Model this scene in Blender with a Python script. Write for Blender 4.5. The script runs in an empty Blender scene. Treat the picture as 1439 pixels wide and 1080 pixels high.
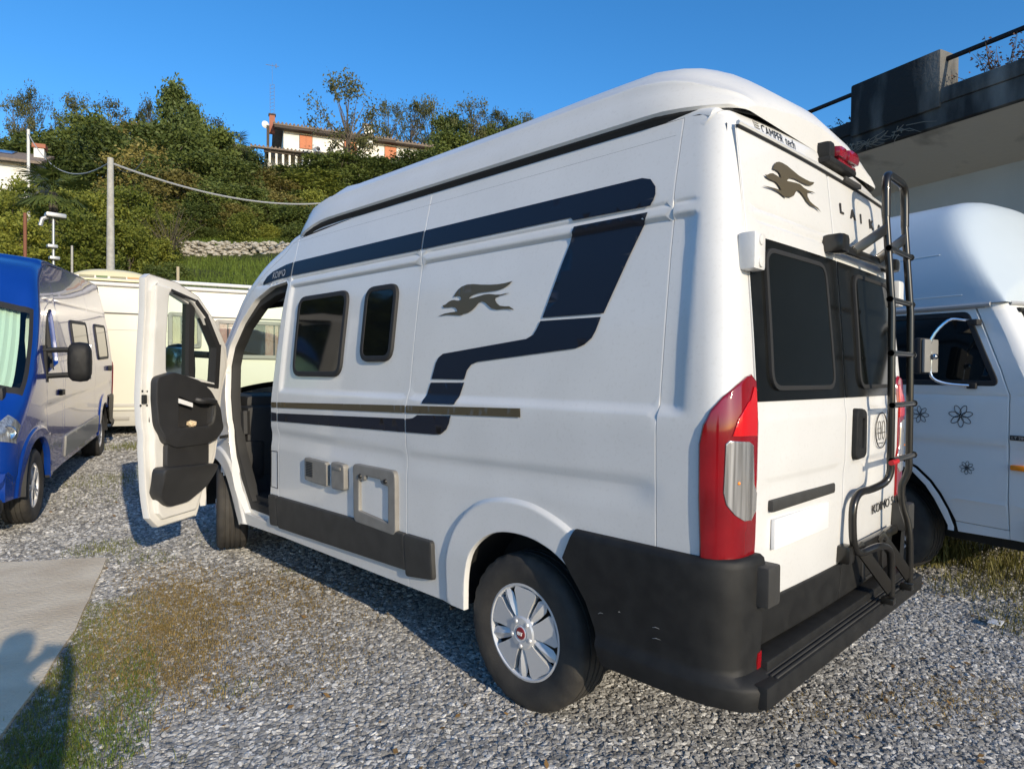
import bpy, bmesh, math, random
import numpy as np
from mathutils import Vector, Matrix
from mathutils.geometry import delaunay_2d_cdt
from mathutils.bvhtree import BVHTree

S = bpy.context.scene
COL = S.collection
R_ = math.radians
rnd = random.Random(7)

# ------------------------------------------------------------------ camera
cam_data = bpy.data.cameras.new('camera')
cam = bpy.data.objects.new('camera', cam_data)
COL.objects.link(cam)
cam.location = (-2.0304, -1.0266, 1.4922)
cam_data.sensor_width = 36.0
cam_data.lens = 934.01 / 1439 * 36
cam_data.clip_start = 0.05
cam_data.clip_end = 2000
def _cam_rot(yaw, pitch, roll):
    cy, sy, cp, sp = math.cos(yaw), math.sin(yaw), math.cos(pitch), math.sin(pitch)
    f = Vector((sy*cp, cy*cp, sp)); r = Vector((cy, -sy, 0)); u = r.cross(f)
    c, s = math.cos(roll), math.sin(roll)
    r2 = c*r + s*u; u2 = -s*r + c*u
    return Matrix((r2, u2, -f)).transposed()
cam.rotation_euler = _cam_rot(R_(44.75), R_(-0.9372), R_(0.516)).to_euler()
S.camera = cam

# ------------------------------------------------------------------ sky, sun, exposure
SUN_DIR = Vector((-0.235, -1.0, 0.345)).normalized()      # from the ground towards the sun
world = bpy.data.worlds.new('World'); S.world = world
world.use_nodes = True
wn = world.node_tree.nodes; wl = world.node_tree.links
sky = wn.new('ShaderNodeTexSky'); sky.sky_type = 'NISHITA'; sky.sun_disc = False
sky.sun_elevation = math.asin(SUN_DIR.z)
sky.sun_rotation = math.atan2(SUN_DIR.x, SUN_DIR.y)
sky.altitude = 200; sky.air_density = 1.0; sky.dust_density = 0.45; sky.ozone_density = 4.5
bg = wn['Background']; bg.inputs['Strength'].default_value = 0.148
hs = wn.new('ShaderNodeHueSaturation'); hs.inputs['Saturation'].default_value = 1.2
wl.new(sky.outputs['Color'], hs.inputs['Color']); wl.new(hs.outputs['Color'], bg.inputs['Color'])
sun_l = bpy.data.lights.new('sun', 'SUN'); sun_l.energy = 3.2; sun_l.angle = R_(0.5); sun_l.color = (1.0, 0.86, 0.65)
sun = bpy.data.objects.new('sun', sun_l); COL.objects.link(sun)
sun.rotation_euler = (-SUN_DIR).to_track_quat('-Z', 'Y').to_euler()
sun.location = (0, -20, 20)
S.view_settings.view_transform = 'Standard'; S.view_settings.look = 'None'
S.view_settings.exposure = 0.5; S.view_settings.gamma = 1.0
S.view_settings.use_curve_mapping = False
S.cycles.max_bounces = 8; S.cycles.transparent_max_bounces = 12

# ------------------------------------------------------------------ materials
MATS = {}
def mat(name, col, rough=0.5, metal=0.0, coat=0.0, col2=None, scale=8.0, bump=0.0, bscale=60.0, detail=5, spec=0.5, coatr=0.05, lo=0.35, hi=0.65, stretch=None, speck=0.0):
    if name in MATS: return MATS[name]
    m = bpy.data.materials.new(name); m.use_nodes = True
    n = m.node_tree.nodes; l = m.node_tree.links; p = n['Principled BSDF']
    p.inputs['Base Color'].default_value = (*col, 1); p.inputs['Roughness'].default_value = rough
    p.inputs['Metallic'].default_value = metal; p.inputs['Coat Weight'].default_value = coat
    p.inputs['Coat Roughness'].default_value = coatr; p.inputs['Specular IOR Level'].default_value = spec
    tc = n.new('ShaderNodeTexCoord')
    if col2 is not None:
        t = n.new('ShaderNodeTexNoise'); t.inputs['Scale'].default_value = scale; t.inputs['Detail'].default_value = detail
        if stretch:
            mp = n.new('ShaderNodeMapping'); mp.inputs['Scale'].default_value = stretch; l.new(tc.outputs['Object'], mp.inputs['Vector']); l.new(mp.outputs['Vector'], t.inputs['Vector'])
        else: l.new(tc.outputs['Object'], t.inputs['Vector'])
        r = n.new('ShaderNodeValToRGB'); r.color_ramp.elements[0].position = lo; r.color_ramp.elements[1].position = hi
        r.color_ramp.elements[0].color = (*col, 1); r.color_ramp.elements[1].color = (*col2, 1)
        l.new(t.outputs['Fac'], r.inputs['Fac']); l.new(r.outputs['Color'], p.inputs['Base Color'])
        if speck:   # dried rain spots and road dust
            t2 = n.new('ShaderNodeTexNoise'); t2.inputs['Scale'].default_value = 70; t2.inputs['Detail'].default_value = 3; l.new(tc.outputs['Object'], t2.inputs['Vector'])
            r2 = n.new('ShaderNodeValToRGB'); r2.color_ramp.elements[0].position = .56; r2.color_ramp.elements[1].position = .74; r2.color_ramp.elements[0].color = (0, 0, 0, 1); r2.color_ramp.elements[1].color = (speck, speck, speck, 1)
            l.new(t2.outputs['Fac'], r2.inputs['Fac'])
            mx = n.new('ShaderNodeMix'); mx.data_type = 'RGBA'; mx.inputs['B'].default_value = (.30, .26, .20, 1); l.new(r2.outputs['Color'], mx.inputs['Factor']); l.new(r.outputs['Color'], mx.inputs['A']); l.new(mx.outputs['Result'], p.inputs['Base Color'])
            l.new(r2.outputs['Color'], p.inputs['Roughness']) if False else None
    if bump:
        t = n.new('ShaderNodeTexNoise'); t.inputs['Scale'].default_value = bscale; t.inputs['Detail'].default_value = 4
        l.new(tc.outputs['Object'], t.inputs['Vector'])
        b = n.new('ShaderNodeBump'); b.inputs['Strength'].default_value = bump; b.inputs['Distance'].default_value = 0.01
        l.new(t.outputs['Fac'], b.inputs['Height']); l.new(b.outputs['Normal'], p.inputs['Normal'])
    MATS[name] = m
    return m
def glass_mat(name, tint=(0.8, 0.9, 0.85), refl=1.0, rough=0.0):
    if name in MATS: return MATS[name]
    m = bpy.data.materials.new(name); m.use_nodes = True
    n = m.node_tree.nodes; l = m.node_tree.links; n.remove(n['Principled BSDF'])
    tr = n.new('ShaderNodeBsdfTransparent'); tr.inputs['Color'].default_value = (*tint, 1)
    gl = n.new('ShaderNodeBsdfGlossy'); gl.inputs['Roughness'].default_value = rough
    gl.inputs['Color'].default_value = (refl, refl, refl, 1)
    lw = n.new('ShaderNodeLayerWeight'); pw = n.new('ShaderNodeMath'); pw.operation = 'POWER'; pw.inputs[1].default_value = 5
    fr = n.new('ShaderNodeMath'); fr.operation = 'MULTIPLY_ADD'; fr.inputs[1].default_value = .93; fr.inputs[2].default_value = .06
    l.new(lw.outputs['Facing'], pw.inputs[0]); l.new(pw.outputs[0], fr.inputs[0])
    mx = n.new('ShaderNodeMixShader')
    l.new(fr.outputs[0], mx.inputs['Fac']); l.new(tr.outputs['BSDF'], mx.inputs[1]); l.new(gl.outputs['BSDF'], mx.inputs[2])
    l.new(mx.outputs['Shader'], n['Material Output'].inputs['Surface'])
    MATS[name] = m
    return m
white = mat('white_paint', (0.68, 0.675, 0.655), 0.30, coat=0.45, col2=(0.73, 0.725, 0.705), scale=3, bump=0.006, bscale=260, lo=.3, hi=.7, speck=.10)
white_frp = mat('white_fibreglass', (0.67, 0.66, 0.63), 0.38, coat=0.25, col2=(0.72, 0.71, 0.68), scale=2.5, speck=.12)
door_white = mat('door_frame_white', (0.64, 0.625, 0.585), 0.36, coat=0.3, col2=(0.70, 0.685, 0.65), scale=6)
navy = mat('navy_film', (0.010, 0.014, 0.026), 0.42, coat=0.0, spec=.35)
bronze = mat('bronze_film', (0.13, 0.105, 0.062), 0.38, metal=0.35)
bumper_m = mat('black_textured_plastic', (0.012, 0.012, 0.012), 0.55, spec=.3, col2=(0.019, 0.019, 0.0185), scale=14, bump=0.15, bscale=900)
trim_m = mat('grey_textured_plastic', (0.040, 0.039, 0.037), 0.55, spec=.35, col2=(0.052, 0.051, 0.048), scale=10, bump=0.12, bscale=900)
service_m = mat('grey_service_plastic', (0.20, 0.19, 0.172), 0.5, col2=(0.235, 0.225, 0.205), scale=12)
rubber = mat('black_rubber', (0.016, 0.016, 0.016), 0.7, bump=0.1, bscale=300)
interior = mat('dark_cab_plastic', (0.018, 0.018, 0.019), 0.65, bump=0.1, bscale=500)
panel_m = mat('door_panel_plastic', (0.024, 0.024, 0.025), 0.48, col2=(0.03, 0.03, 0.031), scale=8, bump=0.12, bscale=700)
seat_m = mat('dark_seat_fabric', (0.035, 0.034, 0.035), 0.9, bump=0.3, bscale=400)
darkglass = mat('dark_acrylic_window', (0.005, 0.006, 0.006), 0.06, spec=0.25)
rearglass = mat('rear_window_black', (0.006, 0.0065, 0.0065), 0.14, spec=.22, col2=(0.013, 0.0135, 0.013), scale=7, lo=.45, hi=.8)
tyre_m = mat('tyre_rubber', (0.028, 0.026, 0.024), 0.75, col2=(0.05, 0.045, 0.038), scale=9, bump=0.2, bscale=160)
silver = mat('silver_plastic', (0.66, 0.66, 0.66), 0.34, metal=0.35, coat=0.2)
darkmetal = mat('dark_metal', (0.05, 0.05, 0.05), 0.5, metal=0.6)
chrome = mat('chrome', (0.8, 0.8, 0.8), 0.12, metal=1.0)
ladder_m = mat('black_powder_coat', (0.022, 0.02, 0.017), 0.3, metal=0.35, coat=0.3)
lamp_red = mat('red_lamp_lens', (0.19, 0.003, 0.006), 0.12, coat=0.8, col2=(0.28, 0.004, 0.008), scale=5)
lamp_bright = mat('bright_red_lamp_lens', (0.62, 0.008, 0.010), 0.12, coat=0.9)
lamp_clear = mat('clear_lamp_lens', (0.30, 0.29, 0.275), 0.18, metal=0.6, coat=1.0, col2=(0.74, 0.72, 0.69), scale=60, stretch=(1, 1, .03))
lamp_orange = mat('orange_lamp_lens', (0.85, 0.25, 0.01), 0.2, coat=0.8)
cabglass = glass_mat('cab_glass', (0.80, 0.92, 0.84))
white_text = mat('white_lettering', (0.8, 0.8, 0.8), 0.5)
dark_text = mat('dark_lettering', (0.03, 0.028, 0.026), 0.45)
plate_m = mat('white_number_plate', (0.82, 0.82, 0.82), 0.4)
blue_paint = mat('blue_paint', (0.003, 0.036, 0.24), 0.25, coat=0.6, coatr=0.02, col2=(0.004, 0.040, 0.26), scale=3)
navy_paint = mat('dark_blue_gloss_paint', (0.012, 0.022, 0.075), 0.12, metal=0.35, coat=1.0, coatr=0.01, spec=1.0)
concrete = mat('concrete', (0.33, 0.32, 0.29), 0.85, col2=(0.42, 0.41, 0.37), scale=9, bump=0.4, bscale=90)

# ------------------------------------------------------------------ mesh helpers
def tag(o, label=None, cat=None, group=None, kind=None):
    if label: o['label'] = label
    if cat: o['category'] = cat
    if group: o['group'] = group
    if kind: o['kind'] = kind
    return o
def empty(name, label, cat, loc=(0, 0, 0), rz=0.0, group=None):
    o = bpy.data.objects.new(name, None); COL.objects.link(o)
    o.location = loc; o.rotation_euler = (0, 0, rz); o.empty_display_size = 0.3
    return tag(o, label, cat, group)
def link_mesh(name, verts, faces, m, parent=None, smooth=True, sharp=38, midx=None):
    me = bpy.data.meshes.new(name)
    me.from_pydata([tuple(v) for v in verts], [], [tuple(f) for f in faces])
    ms = m if isinstance(m, (list, tuple)) else [m]
    for q in ms: me.materials.append(q)
    if midx is not None: me.polygons.foreach_set('material_index', midx)
    if smooth:
        me.polygons.foreach_set('use_smooth', [True]*len(me.polygons))
        if sharp: me.set_sharp_from_angle(angle=R_(sharp))
    me.update()
    o = bpy.data.objects.new(name, me); COL.objects.link(o)
    if parent: o.parent = parent
    return o
def copy_tree(o, parent=None):
    c = o.copy(); COL.objects.link(c)
    if parent: c.parent = parent
    for ch in list(o.children): copy_tree(ch, c)
    return c
class MB:
    """collects shapes; build() links them as one mesh object"""
    def __init__(s): s.v = []; s.f = []; s.mi = []; s.m = 0
    def add(s, vs, fs):
        b = len(s.v); s.v += [Vector(q) for q in vs]
        for f in fs: s.f.append([b+i for i in f]); s.mi.append(s.m)
        return s
    def mat(s, i): s.m = i; return s
    def box(s, a, b, ch=0.0, M=None):
        """axis box between corners a and b, chamfered by ch"""
        x0, y0, z0 = (min(a[i], b[i]) for i in range(3)); x1, y1, z1 = (max(a[i], b[i]) for i in range(3))
        if ch <= 0:
            vs = [(x, y, z) for x in (x0, x1) for y in (y0, y1) for z in (z0, z1)]
            fs = [(0,1,3,2), (4,6,7,5), (0,4,5,1), (2,3,7,6), (0,2,6,4), (1,5,7,3)]
        else:
            ch = min(ch, (x1-x0)*.45, (y1-y0)*.45, (z1-z0)*.45)
            bm = bmesh.new(); bmesh.ops.create_cube(bm, size=1)
            for v in bm.verts: v.co = Vector(((x0+x1)/2+v.co.x*(x1-x0), (y0+y1)/2+v.co.y*(y1-y0), (z0+z1)/2+v.co.z*(z1-z0)))
            bmesh.ops.bevel(bm, geom=bm.edges[:], offset=ch, segments=2, profile=0.6, affect='EDGES')
            bm.verts.index_update(); vs = [v.co.copy() for v in bm.verts]; fs = [[v.index for v in f.verts] for f in bm.faces]; bm.free()
        if M is not None: vs = [M @ Vector(q) for q in vs]
        return s.add(vs, fs)
    def tube(s, pts, r, n=8, cap=True, closed=False):
        pts = [Vector(p) for p in pts]; m = len(pts); rs = r if isinstance(r, (list, tuple)) else [r]*m
        vs = []; fs = []; prev = None
        for i, p in enumerate(pts):
            a = pts[(i-1) % m] if (i or closed) else p; b = pts[(i+1) % m] if (i < m-1 or closed) else p
            t = (b-a); t = t.normalized() if t.length > 1e-9 else Vector((0, 0, 1))
            if prev is None:
                q = Vector((0, 0, 1)) if abs(t.z) < .9 else Vector((1, 0, 0)); x = t.cross(q).normalized()
            else: x = (prev - t*prev.dot(t)).normalized()
            y = t.cross(x); prev = x
            for k in range(n):
                an = 2*math.pi*k/n; vs.append(p + (x*math.cos(an)+y*math.sin(an))*rs[i])
        for i in range(m if closed else m-1):
            j = (i+1) % m
            for k in range(n): fs.append((i*n+k, i*n+(k+1) % n, j*n+(k+1) % n, j*n+k))
        if cap and not closed: fs += [tuple(range(n-1, -1, -1)), tuple(range((m-1)*n, m*n))]
        return s.add(vs, fs)
    def lathe(s, prof, n=32, M=None, cap=False):
        """profile of (radius, x) turned about the x axis"""
        vs = []; fs = []; m = len(prof)
        for k in range(n):
            a = 2*math.pi*k/n
            for r, x in prof: vs.append((x, r*math.cos(a), r*math.sin(a)))
        for k in range(n):
            j = (k+1) % n
            for i in range(m-1): fs.append((k*m+i, k*m+i+1, j*m+i+1, j*m+i))
        if M is not None: vs = [M @ Vector(q) for q in vs]
        return s.add(vs, fs)
    def prism(s, poly, d, fn=None, ch=0.0):
        """2-D polygon (a, b) extruded to depth d through fn(a, b, depth)"""
        fn = fn or (lambda a, b, h: (a, b, h)); n = len(poly)
        vs = [fn(a, b, 0) for a, b in poly] + [fn(a, b, d) for a, b in poly]
        fs = [tuple(range(n-1, -1, -1)), tuple(range(n, 2*n))]
        fs += [(i, (i+1) % n, n+(i+1) % n, n+i) for i in range(n)]
        return s.add(vs, fs)
    def grid(s, pts, flip=False, closeu=False):
        """pts[i][j]"""
        a, b = len(pts), len(pts[0]); vs = [q for row in pts for q in row]; fs = []
        for i in range(a if closeu else a-1):
            ii = (i+1) % a
            for j in range(b-1):
                f = (i*b+j, ii*b+j, ii*b+j+1, i*b+j+1); fs.append(f[::-1] if flip else f)
        return s.add(vs, fs)
    def build(s, name, m, parent=None, smooth=True, sharp=38, label=None):
        o = link_mesh(name, s.v, s.f, m, parent, smooth, sharp, s.mi if isinstance(m, (list, tuple)) else None)
        if label: o['label'] = label
        return o
def smooth_path(pts, n=6, closed=False):
    """Catmull-Rom through the points"""
    pts = [Vector(p) for p in pts]; out = []; m = len(pts)
    for i in range(m if closed else m-1):
        g = lambda k: pts[k % m] if closed else pts[max(0, min(m-1, k))]
        p0, p1, p2, p3 = g(i-1), g(i), g(i+1), g(i+2)
        for k in range(n):
            t = k/n
            out.append(0.5*((2*p1)+(p2-p0)*t+(2*p0-5*p1+4*p2-p3)*t*t+(3*p1-p0-3*p2+p3)*t**3))
    if not closed: out.append(pts[-1])
    return out
def round_poly(pts, r, n=5):
    """round the corners of a closed 2-D polygon"""
    out = []; m = len(pts)
    for i in range(m):
        p = Vector((*pts[i], 0)); a = Vector((*pts[i-1], 0)); b = Vector((*pts[(i+1) % m], 0))
        rr = r[i] if isinstance(r, (list, tuple)) else r
        da, db = (a-p), (b-p); k = min(rr, da.length*.48, db.length*.48)
        if k < 1e-5: out.append((p.x, p.y)); continue
        s0, s1 = p+da.normalized()*k, p+db.normalized()*k
        for j in range(n+1):
            t = j/n; q = s0*(1-t)**2+p*2*t*(1-t)+s1*t*t; out.append((q.x, q.y))
    return out
def densify(poly, h):
    out = []; m = len(poly)
    for i in range(m):
        a = np.array(poly[i]); b = np.array(poly[(i+1) % m]); k = max(1, int(math.ceil(np.linalg.norm(b-a)/h)))
        for j in range(k): out.append(tuple(a+(b-a)*j/k))
    return out
def inside(poly, P):
    x, y = P[:, 0], P[:, 1]; c = np.zeros(len(P), bool); m = len(poly)
    for i in range(m):
        x0, y0 = poly[i]; x1, y1 = poly[(i+1) % m]
        if y0 == y1: continue
        w = ((y0 > y) != (y1 > y)) & (x < (x1-x0)*(y-y0)/(y1-y0)+x0); c ^= w
    return c
def seg_dist(poly, P):
    d = np.full(len(P), 1e9); m = len(poly)
    for i in range(m):
        a = np.array(poly[i]); b = np.array(poly[(i+1) % m]); ab = b-a; L = max((ab@ab), 1e-12)
        t = np.clip(((P-a)@ab)/L, 0, 1); q = a+t[:, None]*ab; d = np.minimum(d, np.hypot(*(P-q).T))
    return d
def area2(poly):
    return sum(poly[i][0]*poly[(i+1) % len(poly)][1]-poly[(i+1) % len(poly)][0]*poly[i][1] for i in range(len(poly)))
def shrink(poly, d):
    """move a 2-D polygon's outline inwards by d"""
    n = len(poly); sg = 1 if area2(poly) > 0 else -1; out = []
    for i in range(n):
        p0, p1, p2 = np.array(poly[i-1]), np.array(poly[i]), np.array(poly[(i+1) % n])
        e0, e1 = p1-p0, p2-p1
        n0 = np.array([-e0[1], e0[0]])/max(1e-9, np.linalg.norm(e0)); n1 = np.array([-e1[1], e1[0]])/max(1e-9, np.linalg.norm(e1))
        b = n0+n1; L = np.linalg.norm(b); b = b/L if L > 1e-6 else n0
        out.append(tuple(p1+sg*b*d/max(.4, b@n0)))
    return out
def panel(outer, holes, fn, ga, gb, h=0.05, flange=0.025, fdir=(1, 0, 0), gap=0.0, edge=0.0025, face=(-1, 0, 0), hole_flange=True, extra=(), keep=.012):
    """sheet cut in two parameters (a, b), set on the surface fn(a, b) and given edges turned in along fdir"""
    outer = shrink(outer, gap) if gap else list(outer)
    loops = [densify(outer, h)]+[densify(q, h) for q in holes]
    G = np.array([(a, b) for a in ga for b in gb]) if len(ga) and len(gb) else np.zeros((0, 2))
    if len(G):
        ok = inside(loops[0], G)
        for q in loops[1:]: ok &= ~inside(q, G)
        G = G[ok]
        for q in loops:
            if len(G): G = G[seg_dist(q, G) > .006]
    X_ = [p for q in extra for p in q]
    if flange:   # a second row just inside each edge keeps the shading flat up to the bend
        for li, q in enumerate(loops):
            if li == 0 or hole_flange: X_ += shrink(q, .0045 if li == 0 else -.0045)
    X_ = np.array(X_) if X_ else np.zeros((0, 2))
    if len(X_):
        ok = inside(loops[0], X_)
        for q in loops[1:]: ok &= ~inside(q, X_)
        X_ = X_[ok]
        for q in loops:
            if len(X_): X_ = X_[seg_dist(q, X_) > .003]
        if len(G) and len(extra):
            E_ = np.array([p for q in extra for p in q]); d2 = np.min(np.hypot(G[:, None, 0]-E_[None, :, 0], G[:, None, 1]-E_[None, :, 1]), axis=1); G = G[d2 > keep]
        G = np.concatenate([G, X_]) if len(G) else X_
    co = [Vector(p) for q in loops for p in q]; ed = []; b = 0
    for q in loops:
        ed += [(b+i, b+(i+1) % len(q)) for i in range(len(q))]; b += len(q)
    co += [Vector(tuple(p)) for p in G]
    vs, es, fs, ov, oe, of = delaunay_2d_cdt(co, ed, [], 0, 1e-5)
    V2 = np.array([(v.x, v.y) for v in vs]); F = [f for f in fs if len(f) == 3]
    C = np.array([V2[list(f)].mean(0) for f in F]); ok = inside(loops[0], C)
    for q in loops[1:]: ok &= ~inside(q, C)
    F = [F[i] for i in range(len(F)) if ok[i]]
    V3 = [Vector(fn(p[0], p[1])) for p in V2]
    fc = Vector(face); out = []
    for f in F:
        n = (V3[f[1]]-V3[f[0]]).cross(V3[f[2]]-V3[f[0]])
        out.append(tuple(f) if n.dot(fc) > 0 else tuple(reversed(f)))
    if flange:
        D = Vector(fdir)
        for li, q in enumerate(loops):
            if li and not hole_flange: continue
            o1 = shrink(q, -edge if li == 0 else edge)
            base = len(V3); n = len(q)
            r0 = [Vector(fn(*p)) for p in q]
            r1 = [Vector(fn(*(np.array(p)*.35+np.array(o)*.65)))+D*edge*.3 for p, o in zip(q, o1)]
            r2 = [Vector(fn(*o))+D*edge*1.1 for o in o1]
            r3 = [Vector(fn(*o))+D*flange for o in o1]
            V3 += r0+r1+r2+r3
            sg = (area2(q) > 0) ^ (li > 0)
            n0 = (r0[1]-r0[0])
            for k in range(3):
                for i in range(n):
                    j = (i+1) % n; f = (base+k*n+i, base+k*n+j, base+(k+1)*n+j, base+(k+1)*n+i)
                    out.append(f)
            # orient this strip so that its first ring faces outwards
            c = sum(r0, Vector())/n
            f = out[-3*n]; nn = (V3[f[1]]-V3[f[0]]).cross(V3[f[3]]-V3[f[0]])
            want = fc
            if nn.dot(want) < 0:
                for k in range(3*n): out[-1-k] = tuple(reversed(out[-1-k]))
    return V3, out
def weld(vs, fs, d=1e-5):
    bm = bmesh.new(); b = [bm.verts.new(v) for v in vs]
    for f in fs:
        try: bm.faces.new([b[i] for i in f])
        except ValueError: pass
    bmesh.ops.remove_doubles(bm, verts=bm.verts, dist=d); bm.verts.index_update()
    v = [q.co.copy() for q in bm.verts]; f = [[w.index for w in q.verts] for q in bm.faces]; bm.free()
    return v, f
def panel_obj(name, m, parent, *a, sharp=30, label=None, **k):
    v, f = weld(*panel(*a, **k)); o = link_mesh(name, v, f, m, parent, True, sharp)
    if label: o['label'] = label
    return o
FONT_CACHE = {}
def text_obj(txt, size, m, M, parent, xs=1.0, shear=0.0, space=1.0, depth=0.0015, bold=0.0, name='lettering', align='LEFT', warp=None):
    c = bpy.data.curves.new('lettering_curve', 'FONT'); c.body = txt; c.size = size; c.shear = shear; c.space_character = space
    c.extrude = depth; c.align_x = align; c.offset = bold; c.resolution_u = 4
    o = bpy.data.objects.new('lettering_tmp', c); COL.objects.link(o)
    dg = bpy.context.evaluated_depsgraph_get(); me = bpy.data.meshes.new_from_object(o.evaluated_get(dg))
    vs = [M @ Vector((v.co.x*xs, v.co.y, v.co.z)) for v in me.vertices]
    if warp: vs = [warp(v) for v in vs]
    fs = [tuple(p.vertices) for p in me.polygons]
    bpy.data.objects.remove(o); bpy.data.curves.remove(c); bpy.data.meshes.remove(me)
    return link_mesh(name, vs, fs, m, parent, False)
def bvh_of(o):
    me = o.data; return BVHTree.FromPolygons([v.co.copy() for v in me.vertices], [tuple(p.vertices) for p in me.polygons])
def drape(bvh, d, lift):
    """warp that lays flat lettering onto a surface along direction d"""
    d = Vector(d)
    def f(v):
        h = bvh.ray_cast(v-d*1.5, d, 4.0)
        return h[0]-d*lift if h[0] is not None else v
    return f
def frame(o, x, y):
    """matrix with origin o, x axis x and y axis y"""
    x = Vector(x).normalized(); y = Vector(y); z = x.cross(y).normalized(); y = z.cross(x)
    M = Matrix((x, y, z)).transposed().to_4x4(); M.translation = Vector(o); return M
def smoothstep(e0, e1, x):
    t = min(1, max(0, (x-e0)/(e1-e0))); return t*t*(3-2*t)
# ------------------------------------------------------------------ panel van builder
W2 = 2.05
_zs = np.linspace(.2, 2.7, 501)
_xs = np.interp(_zs, [.25,.4,.6,.9,1.05,1.3,1.5,1.65,1.95,2.2,2.36,2.55], [.06,.05,.034,.032,.026,.02,.04,.055,.09,.13,.165,.21])
_k = np.exp(-np.linspace(-2, 2, 25)**2); _k /= _k.sum()
_xs = np.convolve(np.pad(_xs, 12, mode='edge'), _k, mode='valid')
def prof(z): return float(np.interp(z, _zs, _xs))
_yr = np.convolve(np.pad(np.interp(_zs, [.4,.5,.68,.9,1.35,1.64,2.0,2.4,2.5], [.045,.035,.02,.01,.005,.025,.055,.1,.115]), 12, mode='edge'), _k, mode='valid')
def rear_y(z): return float(np.interp(z, _zs, _yr))
def rear_at(x, z): return rear_y(z)+.018*min(1.2, abs(x-1.025)/.8)**2
ARCH = [(1.372,.36),(1.369,.40),(1.353,.53),(1.307,.657),(1.208,.745),(1.091,.788),(.937,.794),(.80,.762),(.698,.706)]
FLARE = [(1.52,.30),(1.517,.523),(1.499,.633),(1.434,.767),(1.305,.882),(1.135,.939),(.956,.946),(.813,.915),(.69,.862),(.64,.80),(.55,.5),(.5,.3)]
FARCH = [(3.985,.33),(4.045,.45),(4.10,.575),(4.20,.70),(4.33,.775),(4.48,.80),(4.64,.775),(4.76,.70),(4.85,.58),(4.89,.45),(4.90,.33)]
FFLARE = [(3.86,.30),(3.93,.48),(4.0,.66),(4.12,.80),(4.28,.885),(4.48,.91),(4.68,.885),(4.84,.80),(4.96,.64),(5.0,.45),(5.01,.30)]
APERT = [(3.352,2.095),(3.378,1.9),(3.405,1.3),(3.435,.7),(3.46,.50),(3.53,.425),(3.90,.43),(4.02,.62),(4.125,.84),(4.175,1.06),(4.215,1.36),(4.25,1.53),(4.215,1.68),(4.07,1.86),(3.86,2.025),(3.63,2.10),(3.385,2.122)]
def smooth2(q, n=5): return [(p.x, p.y) for p in smooth_path([(a, b, 0) for a, b in q], n)]
ARCH = smooth2(ARCH, 4); FLARE = smooth2(FLARE); FFLARE = smooth2(FFLARE); FARCH = smooth2(FARCH, 3)
def flare_rows(poly): return [densify(shrink(poly, d), .022) for d in (-.004, .003, .010, .017, .024, .032)]
_GD = {}
def gd(poly, y, z):
    """signed distance into a polygon, negative outside"""
    k = id(poly)
    if k not in _GD:
        A = np.array(poly); B = np.roll(A, -1, 0); _GD[k] = (A, B-A, np.maximum(((B-A)**2).sum(1), 1e-12), A.min(0), A.max(0), poly)
    A, D, L2, lo, hi, _ = _GD[k]
    if y < lo[0] or y > hi[0] or z < lo[1] or z > hi[1]: return -1.0
    P = np.array((y, z)); t = np.clip(((P-A)*D).sum(1)/L2, 0, 1); q = P-A-D*t[:, None]; d = math.sqrt((q*q).sum(1).min())
    y0, y1 = A[:, 1], A[:, 1]+D[:, 1]; w = (y0 > z) != (y1 > z)
    xi = A[:, 0]+D[:, 0]*(z-y0)/np.where(D[:, 1] == 0, 1e-12, D[:, 1]); ins = int((w & (y < xi)).sum()) % 2
    return d if ins else -d
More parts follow.
